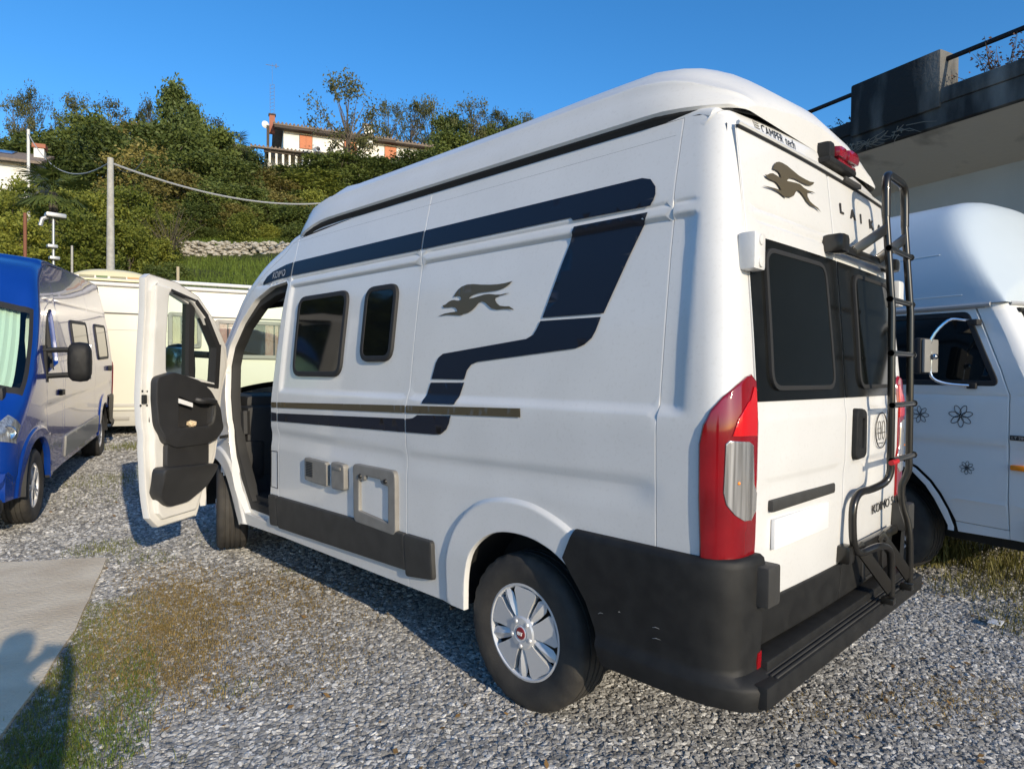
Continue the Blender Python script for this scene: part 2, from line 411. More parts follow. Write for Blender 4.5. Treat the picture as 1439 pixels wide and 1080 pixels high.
class Van:
    def __init__(s, L, wb, recess=True, raise_=0.0):
        s.raise_ = raise_; s.L = L; s.wb = wb; s.dy = L-5.413; s.recess = recess
        s.farch = [(y+s.dy, z) for y, z in FARCH]; s.fflare = [(y+s.dy, z) for y, z in FFLARE]
        s.apert = [(y+s.dy, z) for y, z in APERT]
        s.outline()
    def outline(s):
        L = s.L
        C = [(.10,2.37,.12,.02),(.105,2.42,.12,.022),(.115,2.47,.10,.035),(.14,2.502,.07,.05),(.2,2.525,.035,.05),(.4,2.537,.03,.05),(1.5,2.540,.03,.05),(2.6,2.535,.03,.05),
             (L-2.1,2.515,.05,.05),(L-1.85,2.458,.10,.055),(L-1.57,2.385,.12,.08),(L-1.3,2.265,.13,.12),(L-1.1,2.125,.14,.16),(L-.9,1.90,.14,.18),(L-.66,1.62,.14,.19),(L-.44,1.365,.14,.19),
             (L-.37,1.30,.17,.18),(L-.25,1.215,.22,.17),(L-.11,1.09,.25,.17),(L-.03,.96,.26,.18),(L+.005,.8,.26,.2),(L+.01,.6,.25,.2),(L-.005,.42,.22,.2),(L-.06,.30,.15,.2),(L-.25,.25,.08,.15)]
        C = [(a, b+s.raise_*smoothstep(2.05, 2.4, b), c, d) for a, b, c, d in C]
        s.iw = None; P = smooth_path([(c[0], c[1], 0) for c in C], 4); Q = smooth_path([(c[2], c[3], 0) for c in C], 4)
        s.ol = [(p.x, p.y) for p in P]; s.orc = [(max(.02, q.x), max(0, q.y)) for q in Q]; s.iw = (12*4, 15*4)
        s.on = []
        for i in range(len(P)):
            a, b = P[max(0, i-1)], P[min(len(P)-1, i+1)]; t = (b-a).normalized(); n = (-t.y, t.x)
            s.on.append((n[0], n[1]))
        # outward normal: up on the roof
        if s.on[24][1] < 0: s.on = [(-a, -b) for a, b in s.on]
        s.inset = [(p[0]-n[0]*(rc[0]+rc[1]), p[1]-n[1]*(rc[0]+rc[1])) for p, n, rc in zip(s.ol, s.on, s.orc)]
    def X(s, y, z):
        x = prof(z); L = s.L; t = max(0, (y-(L-1.25))/1.25); x += .13*t*t
        if s.recess:
            x += .017*smoothstep(.185, .25, y)*smoothstep(s.yB+.0, s.yB-.045, y)*smoothstep(1.345, 1.385, z)*smoothstep(2.086, 2.066, z)
        zc = float(np.interp(y, [.3,.87,1.83,3.31], [1.075,1.06,1.04,1.055])); u = z-zc
        x += .011*(smoothstep(.06, 0, u) if u > 0 else smoothstep(-.10, 0, u))*smoothstep(L-1.0, L-1.35, y)*smoothstep(.27, .42, y)
        x += .006*math.exp(-((z-2.125)/.008)**2)*smoothstep(L-1.5, L-1.7, y)*smoothstep(.19, .25, y)
        for poly in (FLARE, s.fflare):
            d = gd(poly, y, z)
            if d > 0: x -= .017*smoothstep(0, .024, d)
        return x
    yB = 3.31
    def side(s, y, z, off=0.0): return (s.X(y, z)+off, y, z)
    def mirror(s, y, z, off=0.0): return (W2-prof(z)-.13*max(0, (y-(s.L-1.25))/1.25)**2-off, y, z)
    def corner(s, a, z, off=0.0):
        X0 = prof(z); Y0 = rear_y(z)+.018; r = .12; n = 2.5; L1 = .303-Y0-r
        def q(a):
            if a < 1: y = .303-L1*a; return Vector((s.X(y, z), y, z))
            if a < 2:
                f = (a-1)*math.pi/2; return Vector((X0+r*(1-max(0, math.cos(f))**(2/n)), Y0+r*(1-max(0, math.sin(f))**(2/n)), z))
            return Vector((X0+r+(.213-X0-r)*(a-2), Y0, z))
        p = q(a)
        if off:
            t = q(min(3, a+.03))-q(max(0, a-.03)); nn = Vector((-t.y, t.x, 0)).normalized()
            if nn.dot(Vector((1, 1, 0))) > 0: nn = -nn
            p = p+nn*off
        return p
GZ = sorted(set([round(v, 3) for v in list(np.arange(.40, 2.44, .04))+[1.335,1.345,1.355,1.365,1.375,1.385,1.395,2.06,2.067,2.073,2.08,2.087,2.094,2.108,2.116,2.121,2.125,2.129,2.134,2.142,2.38,2.387,2.393,2.399,2.406]+[.93,.95,.97,.985,1.0,1.015,1.03,1.045,1.06,1.075,1.09,1.105,1.12,1.14]]))
def gy(a, b, h, extra=()): return sorted(set([round(v, 4) for v in list(np.arange(a, b, h))+list(extra)]))

def build_wrap(V, parent, paint):
    """roof, windscreen, bonnet and front, swept from side to side"""
    rows = []; NF = 6; NA = 24; tt = []
    for (p, n, rc, q) in zip(V.ol, V.on, V.orc, V.inset):
        r, c = rc; xl = V.X(*q); row = []
        for k in range(NF):
            f = k/NF*math.pi/2; d = c+r*(1-math.sin(f)); x = xl+r*(1-math.cos(f)); row.append((x, p[0]-n[0]*d, p[1]-n[1]*d))
        for k in range(NA+1):
            t = -1+2*k/NA; x = 1.025+t*(1.025-xl-r); d = c*t*t; row.append((x, p[0]-n[0]*d, p[1]-n[1]*d))
        for k in range(NF-1, -1, -1):
            f = k/NF*math.pi/2; d = c+r*(1-math.sin(f)); x = W2-(xl+r*(1-math.cos(f))); row.append((x, p[0]-n[0]*d, p[1]-n[1]*d))
        rows.append(row)
    b = len(rows[0]); vs = [q for r in rows for q in r]; body = []; glass = []; fr = []
    i0, i1 = V.iw; j0, j1 = NF-3, NF+NA+3
    for i in range(len(rows)-1):
        for j in range(b-1):
            f = (i*b+j, i*b+j+1, (i+1)*b+j+1, (i+1)*b+j)
            if i0 <= i < i1 and j0 <= j < j1:
                (fr if (i == i0 or i == i1-1 or j in (j0, j1-1)) else glass).append(f)
            else: body.append(f)
    def sub(fs):
        ids = sorted({i for f in fs for i in f}); mp = {v: k for k, v in enumerate(ids)}
        return [vs[i] for i in ids], [tuple(mp[i] for i in f) for f in fs]
    def orient(v, f):
        # normals outwards: roof faces up
        a = f[0]; n = (Vector(v[a[1]])-Vector(v[a[0]])).cross(Vector(v[a[2]])-Vector(v[a[0]]))
        return f
    o = link_mesh('body_shell', *sub(body), paint, parent, True, 40)
    g = link_mesh('windscreen', *sub(glass), cabglass, parent, True, 60)
    link_mesh('windscreen_seal', *sub(fr), rubber, g, True, 60)
    return o, g

def build_wheel(parent, c, style='cover', steer=0.0, out=-1, R=.345):
    t = MB(); w = .112
    prof_ = [(.205,-.085),(.215,-.10),(.25,-.112),(.30,-.116),(.325,-.108),(.338,-.098)]
    for x in (-.085,-.06,-.052,-.02,-.012,.012,.02,.052,.06,.085):
        deep = x in (-.056,) ; prof_.append((R-.001, x))
    full = []
    for r, x in prof_: full.append((r, x))
    # circumferential grooves
    g = [(R,-.085),(R,-.062),(R-.008,-.060),(R-.008,-.052),(R,-.050),(R,-.022),(R-.008,-.020),(R-.008,-.012),(R,-.010),(R,.010),(R-.008,.012),(R-.008,.020),(R,.022),(R,.050),(R-.008,.052),(R-.008,.060),(R,.062),(R,.085)]
    full = prof_[:6]+g+[(.338,.098),(.325,.108),(.30,.116),(.25,.112),(.215,.10),(.205,.085)]
    n = 84; vs = []; fs = []; m = len(full)
    for k in range(n):
        a = 2*math.pi*k/n
        for i, (r, x) in enumerate(full):
            rr = r-(.006 if (k % 3 == 0 and (i in (4, 5, 6, 23, 24) or i == m-7)) else 0)
            vs.append((x, rr*math.cos(a), rr*math.sin(a)))
    for k in range(n):
        j = (k+1) % n
        for i in range(m-1): fs.append((k*m+i, j*m+i, j*m+i+1, k*m+i+1))
    root = bpy.data.objects.new('wheel', None); COL.objects.link(root); root.parent = parent
    root.location = c; root.rotation_euler = (0, 0, steer)
    link_mesh('tyre', vs, fs, tyre_m, root, True, 30)
    sx = out
    rim = MB(); rim.lathe([(.205, -.085), (.19, -.07), (.185, .07), (.205, .085)], 40); rim.lathe([(0, sx*.05), (.19, sx*.05)], 40)
    rim.build('rim', darkmetal, root)
    cv = MB(); X = lambda r, h=0: sx*(.098-.018*(r/.2)**2*0+h)
    if style == 'cover':
        cv.lathe([(.192, X(0,-.03)), (.197, X(0,-.005)), (.205, X(0,.004)), (.214, X(0,.002)), (.218, X(0,-.012)), (.217, X(0,-.02))], 56)
        for k in range(5):
            a0 = 2*math.pi*k/5+.35
            # broad flat spoke
            prof2 = [(.055,.46),(.09,.35),(.14,.345),(.185,.36),(.203,.30)]
            top = [(r, a0+da, X(0,.012-.012*(r-.05)/.15)) for r, da in prof2]+[(r, a0-da, X(0,.012-.012*(r-.05)/.15)) for r, da in reversed(prof2)]
            bot = [(r, a, x-sx*.025) for r, a, x in top]
            P = lambda q: (q[2], q[0]*math.cos(q[1]), q[0]*math.sin(q[1]))
            nn = len(top); cv.add([P(q) for q in top]+[P(q) for q in bot], [tuple(range(nn))]+[(i, (i+1) % nn, nn+(i+1) % nn, nn+i) for i in range(nn)])
            a1 = a0+math.pi/5
            rb = [(.055,.22,.004),(.115,.20,.012),(.175,.17,.006),(.203,.08,-.002)]
            L_ = [(r, a1+d, X(0,-.006)) for r, d, h in rb]; Rr = [(r, a1-d, X(0,-.006)) for r, d, h in rb]; Cc = [(r, a1, X(0,h)) for r, d, h in rb]
            vs = [P(q) for q in L_+Cc+Rr]; fs = []
            for i in range(3): fs += [(i, i+1, 5+i, 4+i), (4+i, 5+i, 9+i, 8+i)]
            cv.add(vs, fs)
        cv.lathe([(.001, X(0,.02)), (.03, X(0,.02)), (.034, X(0,.017)), (.04, X(0,.02)), (.066, X(0,.016)), (.078, X(0,.006)), (.08, X(0,-.02))], 40)
        for k in range(5):
            a = 2*math.pi*k/5+.35+math.pi/5; c2 = Vector((X(0,.016), .056*math.cos(a), .056*math.sin(a)))
            cv.lathe([(0, sx*.008), (.009, sx*.006), (.012, 0)], 10, Matrix.Translation(c2))
        wc = cv.build('wheel_cover', silver, root, sharp=28)
        bd = MB(); bd.lathe([(0, X(0,.024)), (.024, X(0,.023)), (.028, X(0,.019))], 24)
        bdo = bd.build('hub_badge', mat('red_badge', (.22,.012,.018), .3, coat=.6), wc)
        text_obj('FIAT', .019, white_text, frame((X(0,.0255), 0, -.007), (0, sx, 0), (0, 0, 1)), bdo, xs=.8, align='CENTER', bold=.0006)
    else:
        cv.lathe([(.19, X(0,-.03)), (.197, X(0,-.008)), (.207, X(0,-.004)), (.212, X(0,-.02))], 56)
        for k in range(5):
            for d in (-.16, .16):
                a0 = 2*math.pi*k/5+d; P = lambda r, a, x: (x, r*math.cos(a), r*math.sin(a))
                q = [(.04, a0-d*.9-.2), (.2, a0-.06), (.2, a0+.06), (.04, a0-d*.9+.2)]
                vs = [P(r, a, X(0,-.008)) for r, a in q]+[P(r, a, X(0,-.03)) for r, a in q]
                cv.add(vs, [(0,1,2,3)]+[(i, (i+1) % 4, 4+(i+1) % 4, 4+i) for i in range(4)])
        cv.lathe([(0, X(0,.002)), (.03, X(0,.002)), (.055, X(0,-.012))], 24)
        cv.build('alloy_spokes', silver, root)
    return root

def build_door(V, parent, paint, angle, label=None, trim=True, hx=.05, hy=4.28, mirror_glass=True, lower_trim=False):
    hy += V.dy
    D = bpy.data.objects.new('front_door', None); COL.objects.link(D); D.parent = parent
    D.location = (hx, hy, 0); D.rotation_euler = (0, 0, -R_(angle))
    if label: D['label'] = label
    dy = V.dy; pts = lambda q: [(y+dy, z) for y, z in q]
    def fn(off):
        return lambda y, z: (V.X(y, z)+off-hx, y-hy, z)
    out = shrink(V.apert, .005)
    win = round_poly(pts([(3.53,2.035),(3.66,2.03),(3.80,1.975),(3.915,1.88),(4.085,1.665),(4.105,1.56),(4.095,1.385),(3.86,1.43),(3.57,1.47),(3.545,1.70)]), .03, 3)
    rows = [v for v in GZ if .45 < v < 2.1]
    panel_obj('outer_skin', paint, D, out, [win], fn(0.0), gy(3.35+dy, 4.3+dy, .07), rows[::2], flange=.05, fdir=(1,0,0), edge=.003, hole_flange=True)
    lip = shrink(out, .012); mid = shrink(out, .075); mid2 = shrink(out, .10)
    ps = lambda nm, m, o, h, off, fl=.0, fd=(-1,0,0), **k: panel_obj(nm, m, D, o, h, fn(off), gy(3.35+dy, 4.3+dy, .12), rows[::4], flange=fl, fdir=fd, face=(1,0,0), **k)
    ps('inner_frame', door_white, shrink(out, .004), [shrink(out, .08)], .052, .045)
    ps('inner_panel', door_white, shrink(out, .062), [shrink(win, .002)], .085, .034, edge=.012)
    gl = MB()
    gp = densify(shrink(win, -.012), .08); vsg, fsg = weld(*panel(gp, [], fn(.03), gy(3.5+dy, 4.2+dy, .1), list(np.arange(1.4, 2.1, .1)), flange=0))
    link_mesh('door_glass', vsg, fsg, cabglass, D, True, 0)
    dv = MB()
    def bar(p, q, w, d0, d1):
        a = Vector((*p, 0)); b = Vector((*q, 0)); t = (b-a).normalized(); n = Vector((-t.y, t.x, 0))*w
        c = [a+n, b+n, b-n, a-n]; f0 = fn(d0); f1 = fn(d1)
        vs = [f0(v.x+dy, v.y) for v in c]+[f1(v.x+dy, v.y) for v in c]
        dv.add(vs, [(3,2,1,0),(4,5,6,7),(0,1,5,4),(1,2,6,5),(2,3,7,6),(3,0,4,7)])
    bar((3.79,1.99),(3.855,1.41),.026,-.002,.06)
    dv.build('window_divider', interior, D, False)
    # inner black border of the window, thick along the slanted pillar
    dv = MB()
    bar((3.80,1.985),(3.93,1.885),.016,.02,.087); bar((3.92,1.885),(4.08,1.675),.02,.021,.087); bar((4.085,1.69),(4.10,1.36),.024,.02,.087); bar((3.55,2.035),(3.81,1.985),.008,.02,.086); bar((3.84,1.41),(4.12,1.37),.014,.019,.086)
    dv.build('window_border', interior, D, False)
    if trim:
        up = round_poly(pts([(3.455,1.44),(3.60,1.475),(3.86,1.415),(3.99,1.335),(4.09,1.21),(4.112,1.07),(4.05,.995),(3.95,.965),(3.63,.965),(3.535,1.01),(3.48,1.13)]), .035, 4)
        rec = round_poly(pts([(3.655,1.325),(3.79,1.275),(4.025,1.285),(4.0,1.085),(3.65,1.085)]), .025, 3)
        tp = ps('trim_panel', panel_m, up, [rec], .135, .05, edge=.008)
        ps('tray_recess', interior, shrink(rec, -.01), [], .088)
        ps('lower_trim', panel_m, round_poly(pts([(3.565,.99),(3.97,.985),(3.965,.79),(3.56,.83)]), .02, 3), [], .118, .035, edge=.006)
        # storage pocket, leaning out at its top
        pk = round_poly(pts([(3.455,.835),(3.985,.80),(3.92,.655),(3.76,.575),(3.57,.57),(3.485,.65)]), .04, 4)
        f2 = lambda y, z: (V.X(y, .7)+.125+.07*smoothstep(.56, .83, z)-hx, y-hy, z)
        panel_obj('door_pocket', panel_m, D, pk, [], f2, gy(3.46+dy, 4.0+dy, .05), list(np.arange(.58, .84, .03)), flange=.10, fdir=(-1,0,0), face=(1,0,0), edge=.012)
        g = MB(); q = lambda a, b, c: (V.X(a+dy, b)+c-hx, a+dy-hy, b)
        g.tube(smooth_path([q(3.83,1.29,.10), q(3.86,1.275,.15), q(3.96,1.27,.155), q(4.02,1.26,.14)], 4), .022, 8); g.build('door_pull', panel_m, D)
        g = MB(); g.tube(smooth_path([q(4.03,1.25,.128), q(4.025,1.18,.132), q(4.0,1.11,.132), q(3.95,1.085,.13)], 4), .012, 8); g.build('tray_edge', trim_m, D)
        g = MB(); a = [q(3.655,1.30,.139), q(3.79,1.262,.139), q(3.79,1.232,.139), q(3.655,1.268,.139)]
        g.add(a+[(v[0]-.01, v[1], v[2]) for v in a], [(0,1,2,3),(7,6,5,4),(0,4,5,1),(1,5,6,2),(2,6,7,3),(3,7,4,0)]); g.build('tray_sticker', plate_m, D, False)
        g = MB(); a = q(3.43,1.30,.058); g.box((a[0]-.004, a[1]-.018, a[2]-.03), (a[0]+.012, a[1]+.018, a[2]+.03), .005)
        g.build('door_latch', darkmetal, D)
        for (yy, zz) in ((3.415,1.355),(3.46,1.352),(3.405,1.26),(3.46,1.258)):
            g = MB(); a = q(yy, zz, .056); g.lathe([(0,.006),(.006,.004),(.008,0)], 8, Matrix.Translation(a)); g.build('latch_screw', darkmetal, D)
        g = MB(); a = q(3.475,1.17,.064); g.box((a[0]-.004, a[1]-.009, a[2]-.025), (a[0]+.006, a[1]+.009, a[2]+.025), .004); g.build('shut_stop', rubber, D)
    # outside mirror on two arms
    mr = MB(); mx, my, mz = -.24-hx, 4.13+dy-hy, 1.50
    def ell(c, a, n=16):
        rows = []
        for k, (yy, s) in enumerate(((-.062,.86),(-.055,.97),(-.02,1.0),(.03,.97),(.06,.85),(.075,.55),(.079,.02))):
            r = []
            for i in range(n+1):
                t = 2*math.pi*i/n; e = .55
                cx = math.copysign(abs(math.cos(t))**e, math.cos(t)); cz = math.copysign(abs(math.sin(t))**e, math.sin(t))
                r.append((c[0]+a[0]*s*cx, c[1]+yy, c[2]+a[1]*s*cz))
            rows.append(r)
        return rows
    mr.grid(ell((mx, my, mz), (.105,.20)))
    MR = mr.build('mirror_housing', bumper_m, D, sharp=50)
    mg = MB(); mg.box((mx-.09, my-.066, mz-.07), (mx+.09, my-.060, mz+.17), .004); mg.box((mx-.09, my-.066, mz-.175), (mx+.09, my-.060, mz-.085), .004)
    mg.build('mirror_glass', chrome if mirror_glass else interior, MR)
    ar = MB()
    for zz in (1.62, 1.37): ar.tube([(mx+.02, my, zz), (mx+.13, my+.01, zz), (V.X(4.15+dy, zz)-hx+.01, my+.06, zz-.01)], [.028,.026,.026], 8)
    ar.tube([(V.X(4.16+dy,1.5)-hx-.004, my+.06, 1.30), (V.X(4.16+dy,1.6)-hx-.004, my+.05, 1.66)], .028, 8)
    ar.build('mirror_arm', bumper_m, D)
    h = MB(); a = fn(-.012)(3.50+dy, 1.16); h.box((a[0]-.02, a[1]-.02, a[2]-.03), (a[0]+.015, a[1]+.14, a[2]+.03), .012)
    h.build('door_handle', bumper_m, D)
    return D
# ------------------------------------------------------------------ ground and hillside
CX, CY = -2.03, -1.027
def zl(x, y): return ((x-CX)*.704+(y-CY)*.710, (x-CX)*.710-(y-CY)*.704)
def xy(Z, L): return (CX+Z*.704+L*.710, CY+Z*.710-L*.704)
def Hz(Z):
    return float(np.interp(Z, [0,4.4,5.4,14,14.6,20,30,31,75,90,120,400], [0,0,.01,.40,.55,3.4,6.5,7.2,22,26,30,34]))
def H(x, y): return Hz(zl(x, y)[0])

def ground_material(name, gravel=True):
    m = bpy.data.materials.new(name); m.use_nodes = True
    n = m.node_tree.nodes; l = m.node_tree.links; p = n['Principled BSDF']; p.inputs['Roughness'].default_value = .9
    p.inputs['Specular IOR Level'].default_value = .25
    tc = n.new('ShaderNodeTexCoord')
    def noise(s, d=4):
        t = n.new('ShaderNodeTexNoise'); t.inputs['Scale'].default_value = s; t.inputs['Detail'].default_value = d; l.new(tc.outputs['Object'], t.inputs['Vector']); return t
    def ramp(src, stops):
        r = n.new('ShaderNodeValToRGB'); e = r.color_ramp.elements
        while len(e) < len(stops): e.new(.5)
        for q, (a, c) in zip(e, stops): q.position = a; q.color = (*c, 1)
        l.new(src, r.inputs['Fac']); return r
    def mix(a, b, f):
        x = n.new('ShaderNodeMix'); x.data_type = 'RGBA'; l.new(f, x.inputs['Factor']); l.new(a, x.inputs['A']); l.new(b, x.inputs['B']); return x.outputs['Result']
    if gravel:
        v = n.new('ShaderNodeTexVoronoi'); v.inputs['Scale'].default_value = 42; l.new(tc.outputs['Object'], v.inputs['Vector'])
        c = ramp(v.outputs['Color'], [(.0,(.17,.16,.15)),(.45,(.27,.26,.24)),(.75,(.36,.345,.315)),(1,(.48,.46,.43))])
        ns = noise(.55, 5); dry = ramp(noise(30).outputs['Fac'], [(.3,(.12,.10,.055)),(.7,(.20,.165,.09))])
        f = ramp(ns.outputs['Fac'], [(.52,(0,0,0)),(.66,(.75,.75,.75))])
        l.new(mix(c.outputs['Color'], dry.outputs['Color'], f.outputs['Color']), p.inputs['Base Color'])
        b = n.new('ShaderNodeBump'); b.inputs['Strength'].default_value = .9; b.inputs['Distance'].default_value = .02
        v2 = n.new('ShaderNodeTexVoronoi'); v2.inputs['Scale'].default_value = 42; v2.feature = 'F1'; l.new(tc.outputs['Object'], v2.inputs['Vector'])
        mm = n.new('ShaderNodeMath'); mm.operation = 'MULTIPLY'; mm.inputs[1].default_value = -1; l.new(v2.outputs['Distance'], mm.inputs[0])
        l.new(mm.outputs[0], b.inputs['Height']); l.new(b.outputs['Normal'], p.inputs['Normal'])
    else:
        a = ramp(noise(.35, 6).outputs['Fac'], [(.3,(.030,.040,.012)),(.5,(.050,.062,.018)),(.7,(.075,.07,.028))])
        c = ramp(noise(3.5, 6).outputs['Fac'], [(.3,(.02,.026,.008)),(.75,(.09,.105,.03))])
        fm = n.new('ShaderNodeMix'); fm.data_type = 'RGBA'; fm.inputs['Factor'].default_value = .5
        l.new(a.outputs['Color'], fm.inputs['A']); l.new(c.outputs['Color'], fm.inputs['B']); l.new(fm.outputs['Result'], p.inputs['Base Color'])
        b = n.new('ShaderNodeBump'); b.inputs['Strength'].default_value = .8; b.inputs['Distance'].default_value = .3
        l.new(noise(5, 6).outputs['Fac'], b.inputs['Height']); l.new(b.outputs['Normal'], p.inputs['Normal'])
    return m
def sheet(name, zs, ls, m, amp=0.0):
    rr = random.Random(3); rows = []
    for Z in zs:
        row = []
        for L in ls:
            x, y = xy(Z, L); row.append((x, y, Hz(Z)+amp*(rr.random()-.5)*(1 if 14.5 < Z < 90 else 0)))
        rows.append(row)
    g = MB(); g.grid(rows, flip=True); o = g.build(name, m, None, True, 0); o['kind'] = 'structure'; return o
ls_far = [-400,-250,-150,-100,-70]+list(range(-60, 61, 4))+[70,100,150,250,400]
sheet('gravel_ground', [-80,-40,-20,-10,-5,-2,0,1,2,3,4,4.4,4.9,5.4,6,7,8,9,10,11,12,13,14,14.3], [-120,-80,-60,-40,-30,-20,-15]+list(range(-12, 13))+[15,20,30,40,60,80,120], ground_material('gravel'))
sheet('hillside', [14.28,14.6,16,18,20,22,24,26,28,29.5,30.9,31.1,33,36,40,45,50,55,60,65,70,75,80,85,90,100,120,160,250,400,700], ls_far, ground_material('hillside_earth', False), .5)

def gravel_scatter(name, zr, r0, r1, density, seed):
    """loose crushed stones: one object whose stones are spread by geometry nodes"""
    rows = []; zs = np.linspace(zr[0], zr[1], 14)
    for Z in zs: rows.append([(*xy(Z, L), Hz(Z)) for L in np.linspace(-.84*Z-.3, .84*Z+.3, 16)])
    g = MB(); g.grid(rows, flip=True)
    ms = []
    stone = bpy.data.materials.new(name+'_stone'); stone.use_nodes = True; n = stone.node_tree.nodes; l = stone.node_tree.links
    p = n['Principled BSDF']; p.inputs['Roughness'].default_value = .78; p.inputs['Specular IOR Level'].default_value = .3
    oi = n.new('ShaderNodeObjectInfo'); r = n.new('ShaderNodeValToRGB'); e = r.color_ramp.elements
    for _ in range(3): e.new(.5)
    for q, (a, c) in zip(e, [(0,(.15,.147,.14)),(.3,(.25,.243,.23)),(.6,(.36,.35,.33)),(.86,(.47,.46,.435)),(1,(.66,.645,.61))]): q.position = a; q.color = (*c, 1)
    tn = n.new('ShaderNodeTexCoord')
    l.new(oi.outputs['Random'], r.inputs['Fac']); l.new(r.outputs['Color'], p.inputs['Base Color'])
    o = g.build(name, stone, None); o['kind'] = 'stuff'
    ng = bpy.data.node_groups.new(name, 'GeometryNodeTree')
    ng.interface.new_socket('Geometry', in_out='INPUT', socket_type='NodeSocketGeometry'); ng.interface.new_socket('Geometry', in_out='OUTPUT', socket_type='NodeSocketGeometry')
    N = ng.nodes; Lk = ng.links; gi = N.new('NodeGroupInput'); go = N.new('NodeGroupOutput')
    ds = N.new('GeometryNodeDistributePointsOnFaces'); ds.inputs['Density'].default_value = density; ds.inputs['Seed'].default_value = seed
    Lk.new(gi.outputs[0], ds.inputs['Mesh'])
    jn = N.new('GeometryNodeJoinGeometry')
    for k in range(4):
        ic = N.new('GeometryNodeMeshIcoSphere'); ic.inputs['Subdivisions'].default_value = 1 if k < 2 else 2
        sp = N.new('GeometryNodeSetPosition'); rv = N.new('FunctionNodeRandomValue'); rv.data_type = 'FLOAT_VECTOR'
        rv.inputs['Min'].default_value = (-.3, -.3, -.3); rv.inputs['Max'].default_value = (.3, .3, .3); rv.inputs['Seed'].default_value = seed*10+k
        Lk.new(ic.outputs['Mesh'], sp.inputs['Geometry']); Lk.new(rv.outputs[0], sp.inputs['Offset'])
        tg = N.new('GeometryNodeTransform'); tg.inputs['Scale'].default_value = (1.3, .95, .56); Lk.new(sp.outputs[0], tg.inputs['Geometry'])
        gi2 = N.new('GeometryNodeGeometryToInstance'); Lk.new(tg.outputs[0], gi2.inputs[0]); Lk.new(gi2.outputs[0], jn.inputs[0])
    io = N.new('GeometryNodeInstanceOnPoints'); io.inputs['Pick Instance'].default_value = True
    Lk.new(ds.outputs['Points'], io.inputs['Points']); Lk.new(jn.outputs[0], io.inputs['Instance'])
    rr = N.new('FunctionNodeRandomValue'); rr.data_type = 'FLOAT_VECTOR'; rr.inputs['Min'].default_value = (-.38, -.38, 0); rr.inputs['Max'].default_value = (.38, .38, 6.283); rr.inputs['Seed'].default_value = seed+3
    rs = N.new('FunctionNodeRandomValue'); rs.data_type = 'FLOAT'; rs.inputs[2].default_value = r0; rs.inputs[3].default_value = r1; rs.inputs['Seed'].default_value = seed+5
    Lk.new(rr.outputs[0], io.inputs['Rotation'])
    sc = [q for q in rs.outputs if q.enabled][0]; Lk.new(sc, io.inputs['Scale'])
    sm = N.new('GeometryNodeSetMaterial'); sm.inputs['Material'].default_value = stone
    Lk.new(io.outputs[0], sm.inputs['Geometry']); Lk.new(sm.outputs[0], go.inputs[0])
    md = o.modifiers.new('scatter', 'NODES'); md.node_group = ng
    tag(o, 'loose grey crushed stones covering the yard')
    return o
gravel_scatter('gravel', (1.7, 4.4), .005, .0162, 5400, 1)
gravel_scatter('gravel', (4.4, 9.5), .008, .019, 1900, 2)
gravel_scatter('gravel', (9.5, 14), .014, .03, 450, 3)

slab = MB(); sp = [(-.63,4.87),(-.90,4.08),(-1.15,3.36),(-1.40,2.76),(-1.62,2.29),(-2.1,1.2),(-4.6,1.6),(-5.2,6.6),(-3.0,5.9),(-1.25,5.26)]
slab.prism(densify(sp, .25), .035, lambda a, b, h: (a+.004*math.sin(b*23), b+.004*math.sin(a*19), H(a, b)-.012+h))
so = slab.build('concrete_slab', mat('old_concrete', (.60,.48,.33), .9, col2=(.84,.72,.53), scale=2.2, bump=.8, bscale=55, detail=9, lo=.3, hi=.7), None, True, 30); so['kind'] = 'structure'

# ------------------------------------------------------------------ foliage
def leaf_mat(name, c0, c1, trans=.25):
    m = bpy.data.materials.new(name); m.use_nodes = True; n = m.node_tree.nodes; l = m.node_tree.links; p = n['Principled BSDF']
    p.inputs['Roughness'].default_value = .55; p.inputs['Specular IOR Level'].default_value = .25
    g = n.new('ShaderNodeNewGeometry'); oi = n.new('ShaderNodeObjectInfo'); tc = n.new('ShaderNodeTexCoord')
    ad = n.new('ShaderNodeMath'); ad.operation = 'MULTIPLY_ADD'; ad.inputs[1].default_value = .35; l.new(g.outputs['Random Per Island'], ad.inputs[0])
    ad2 = n.new('ShaderNodeMath'); ad2.operation = 'MULTIPLY'; ad2.inputs[1].default_value = .55; l.new(oi.outputs['Random'], ad2.inputs[0]); l.new(ad2.outputs[0], ad.inputs[2])
    t = n.new('ShaderNodeTexNoise'); t.inputs['Scale'].default_value = 6; l.new(tc.outputs['Object'], t.inputs['Vector'])
    a3 = n.new('ShaderNodeMath'); a3.operation = 'MULTIPLY_ADD'; a3.inputs[1].default_value = .3; l.new(t.outputs['Fac'], a3.inputs[0]); l.new(ad.outputs[0], a3.inputs[2])
    r = n.new('ShaderNodeValToRGB'); r.color_ramp.elements[0].color = (*c0, 1); r.color_ramp.elements[1].color = (*c1, 1); r.color_ramp.elements[0].position = .1; r.color_ramp.elements[1].position = .95
    l.new(a3.outputs[0], r.inputs['Fac']); l.new(r.outputs['Color'], p.inputs['Base Color'])
    tr = n.new('ShaderNodeBsdfTranslucent'); l.new(r.outputs['Color'], tr.inputs['Color'])
    mx = n.new('ShaderNodeMixShader'); mx.inputs['Fac'].default_value = trans
    l.new(p.outputs['BSDF'], mx.inputs[1]); l.new(tr.outputs['BSDF'], mx.inputs[2]); l.new(mx.outputs['Shader'], n['Material Output'].inputs['Surface'])
    return m
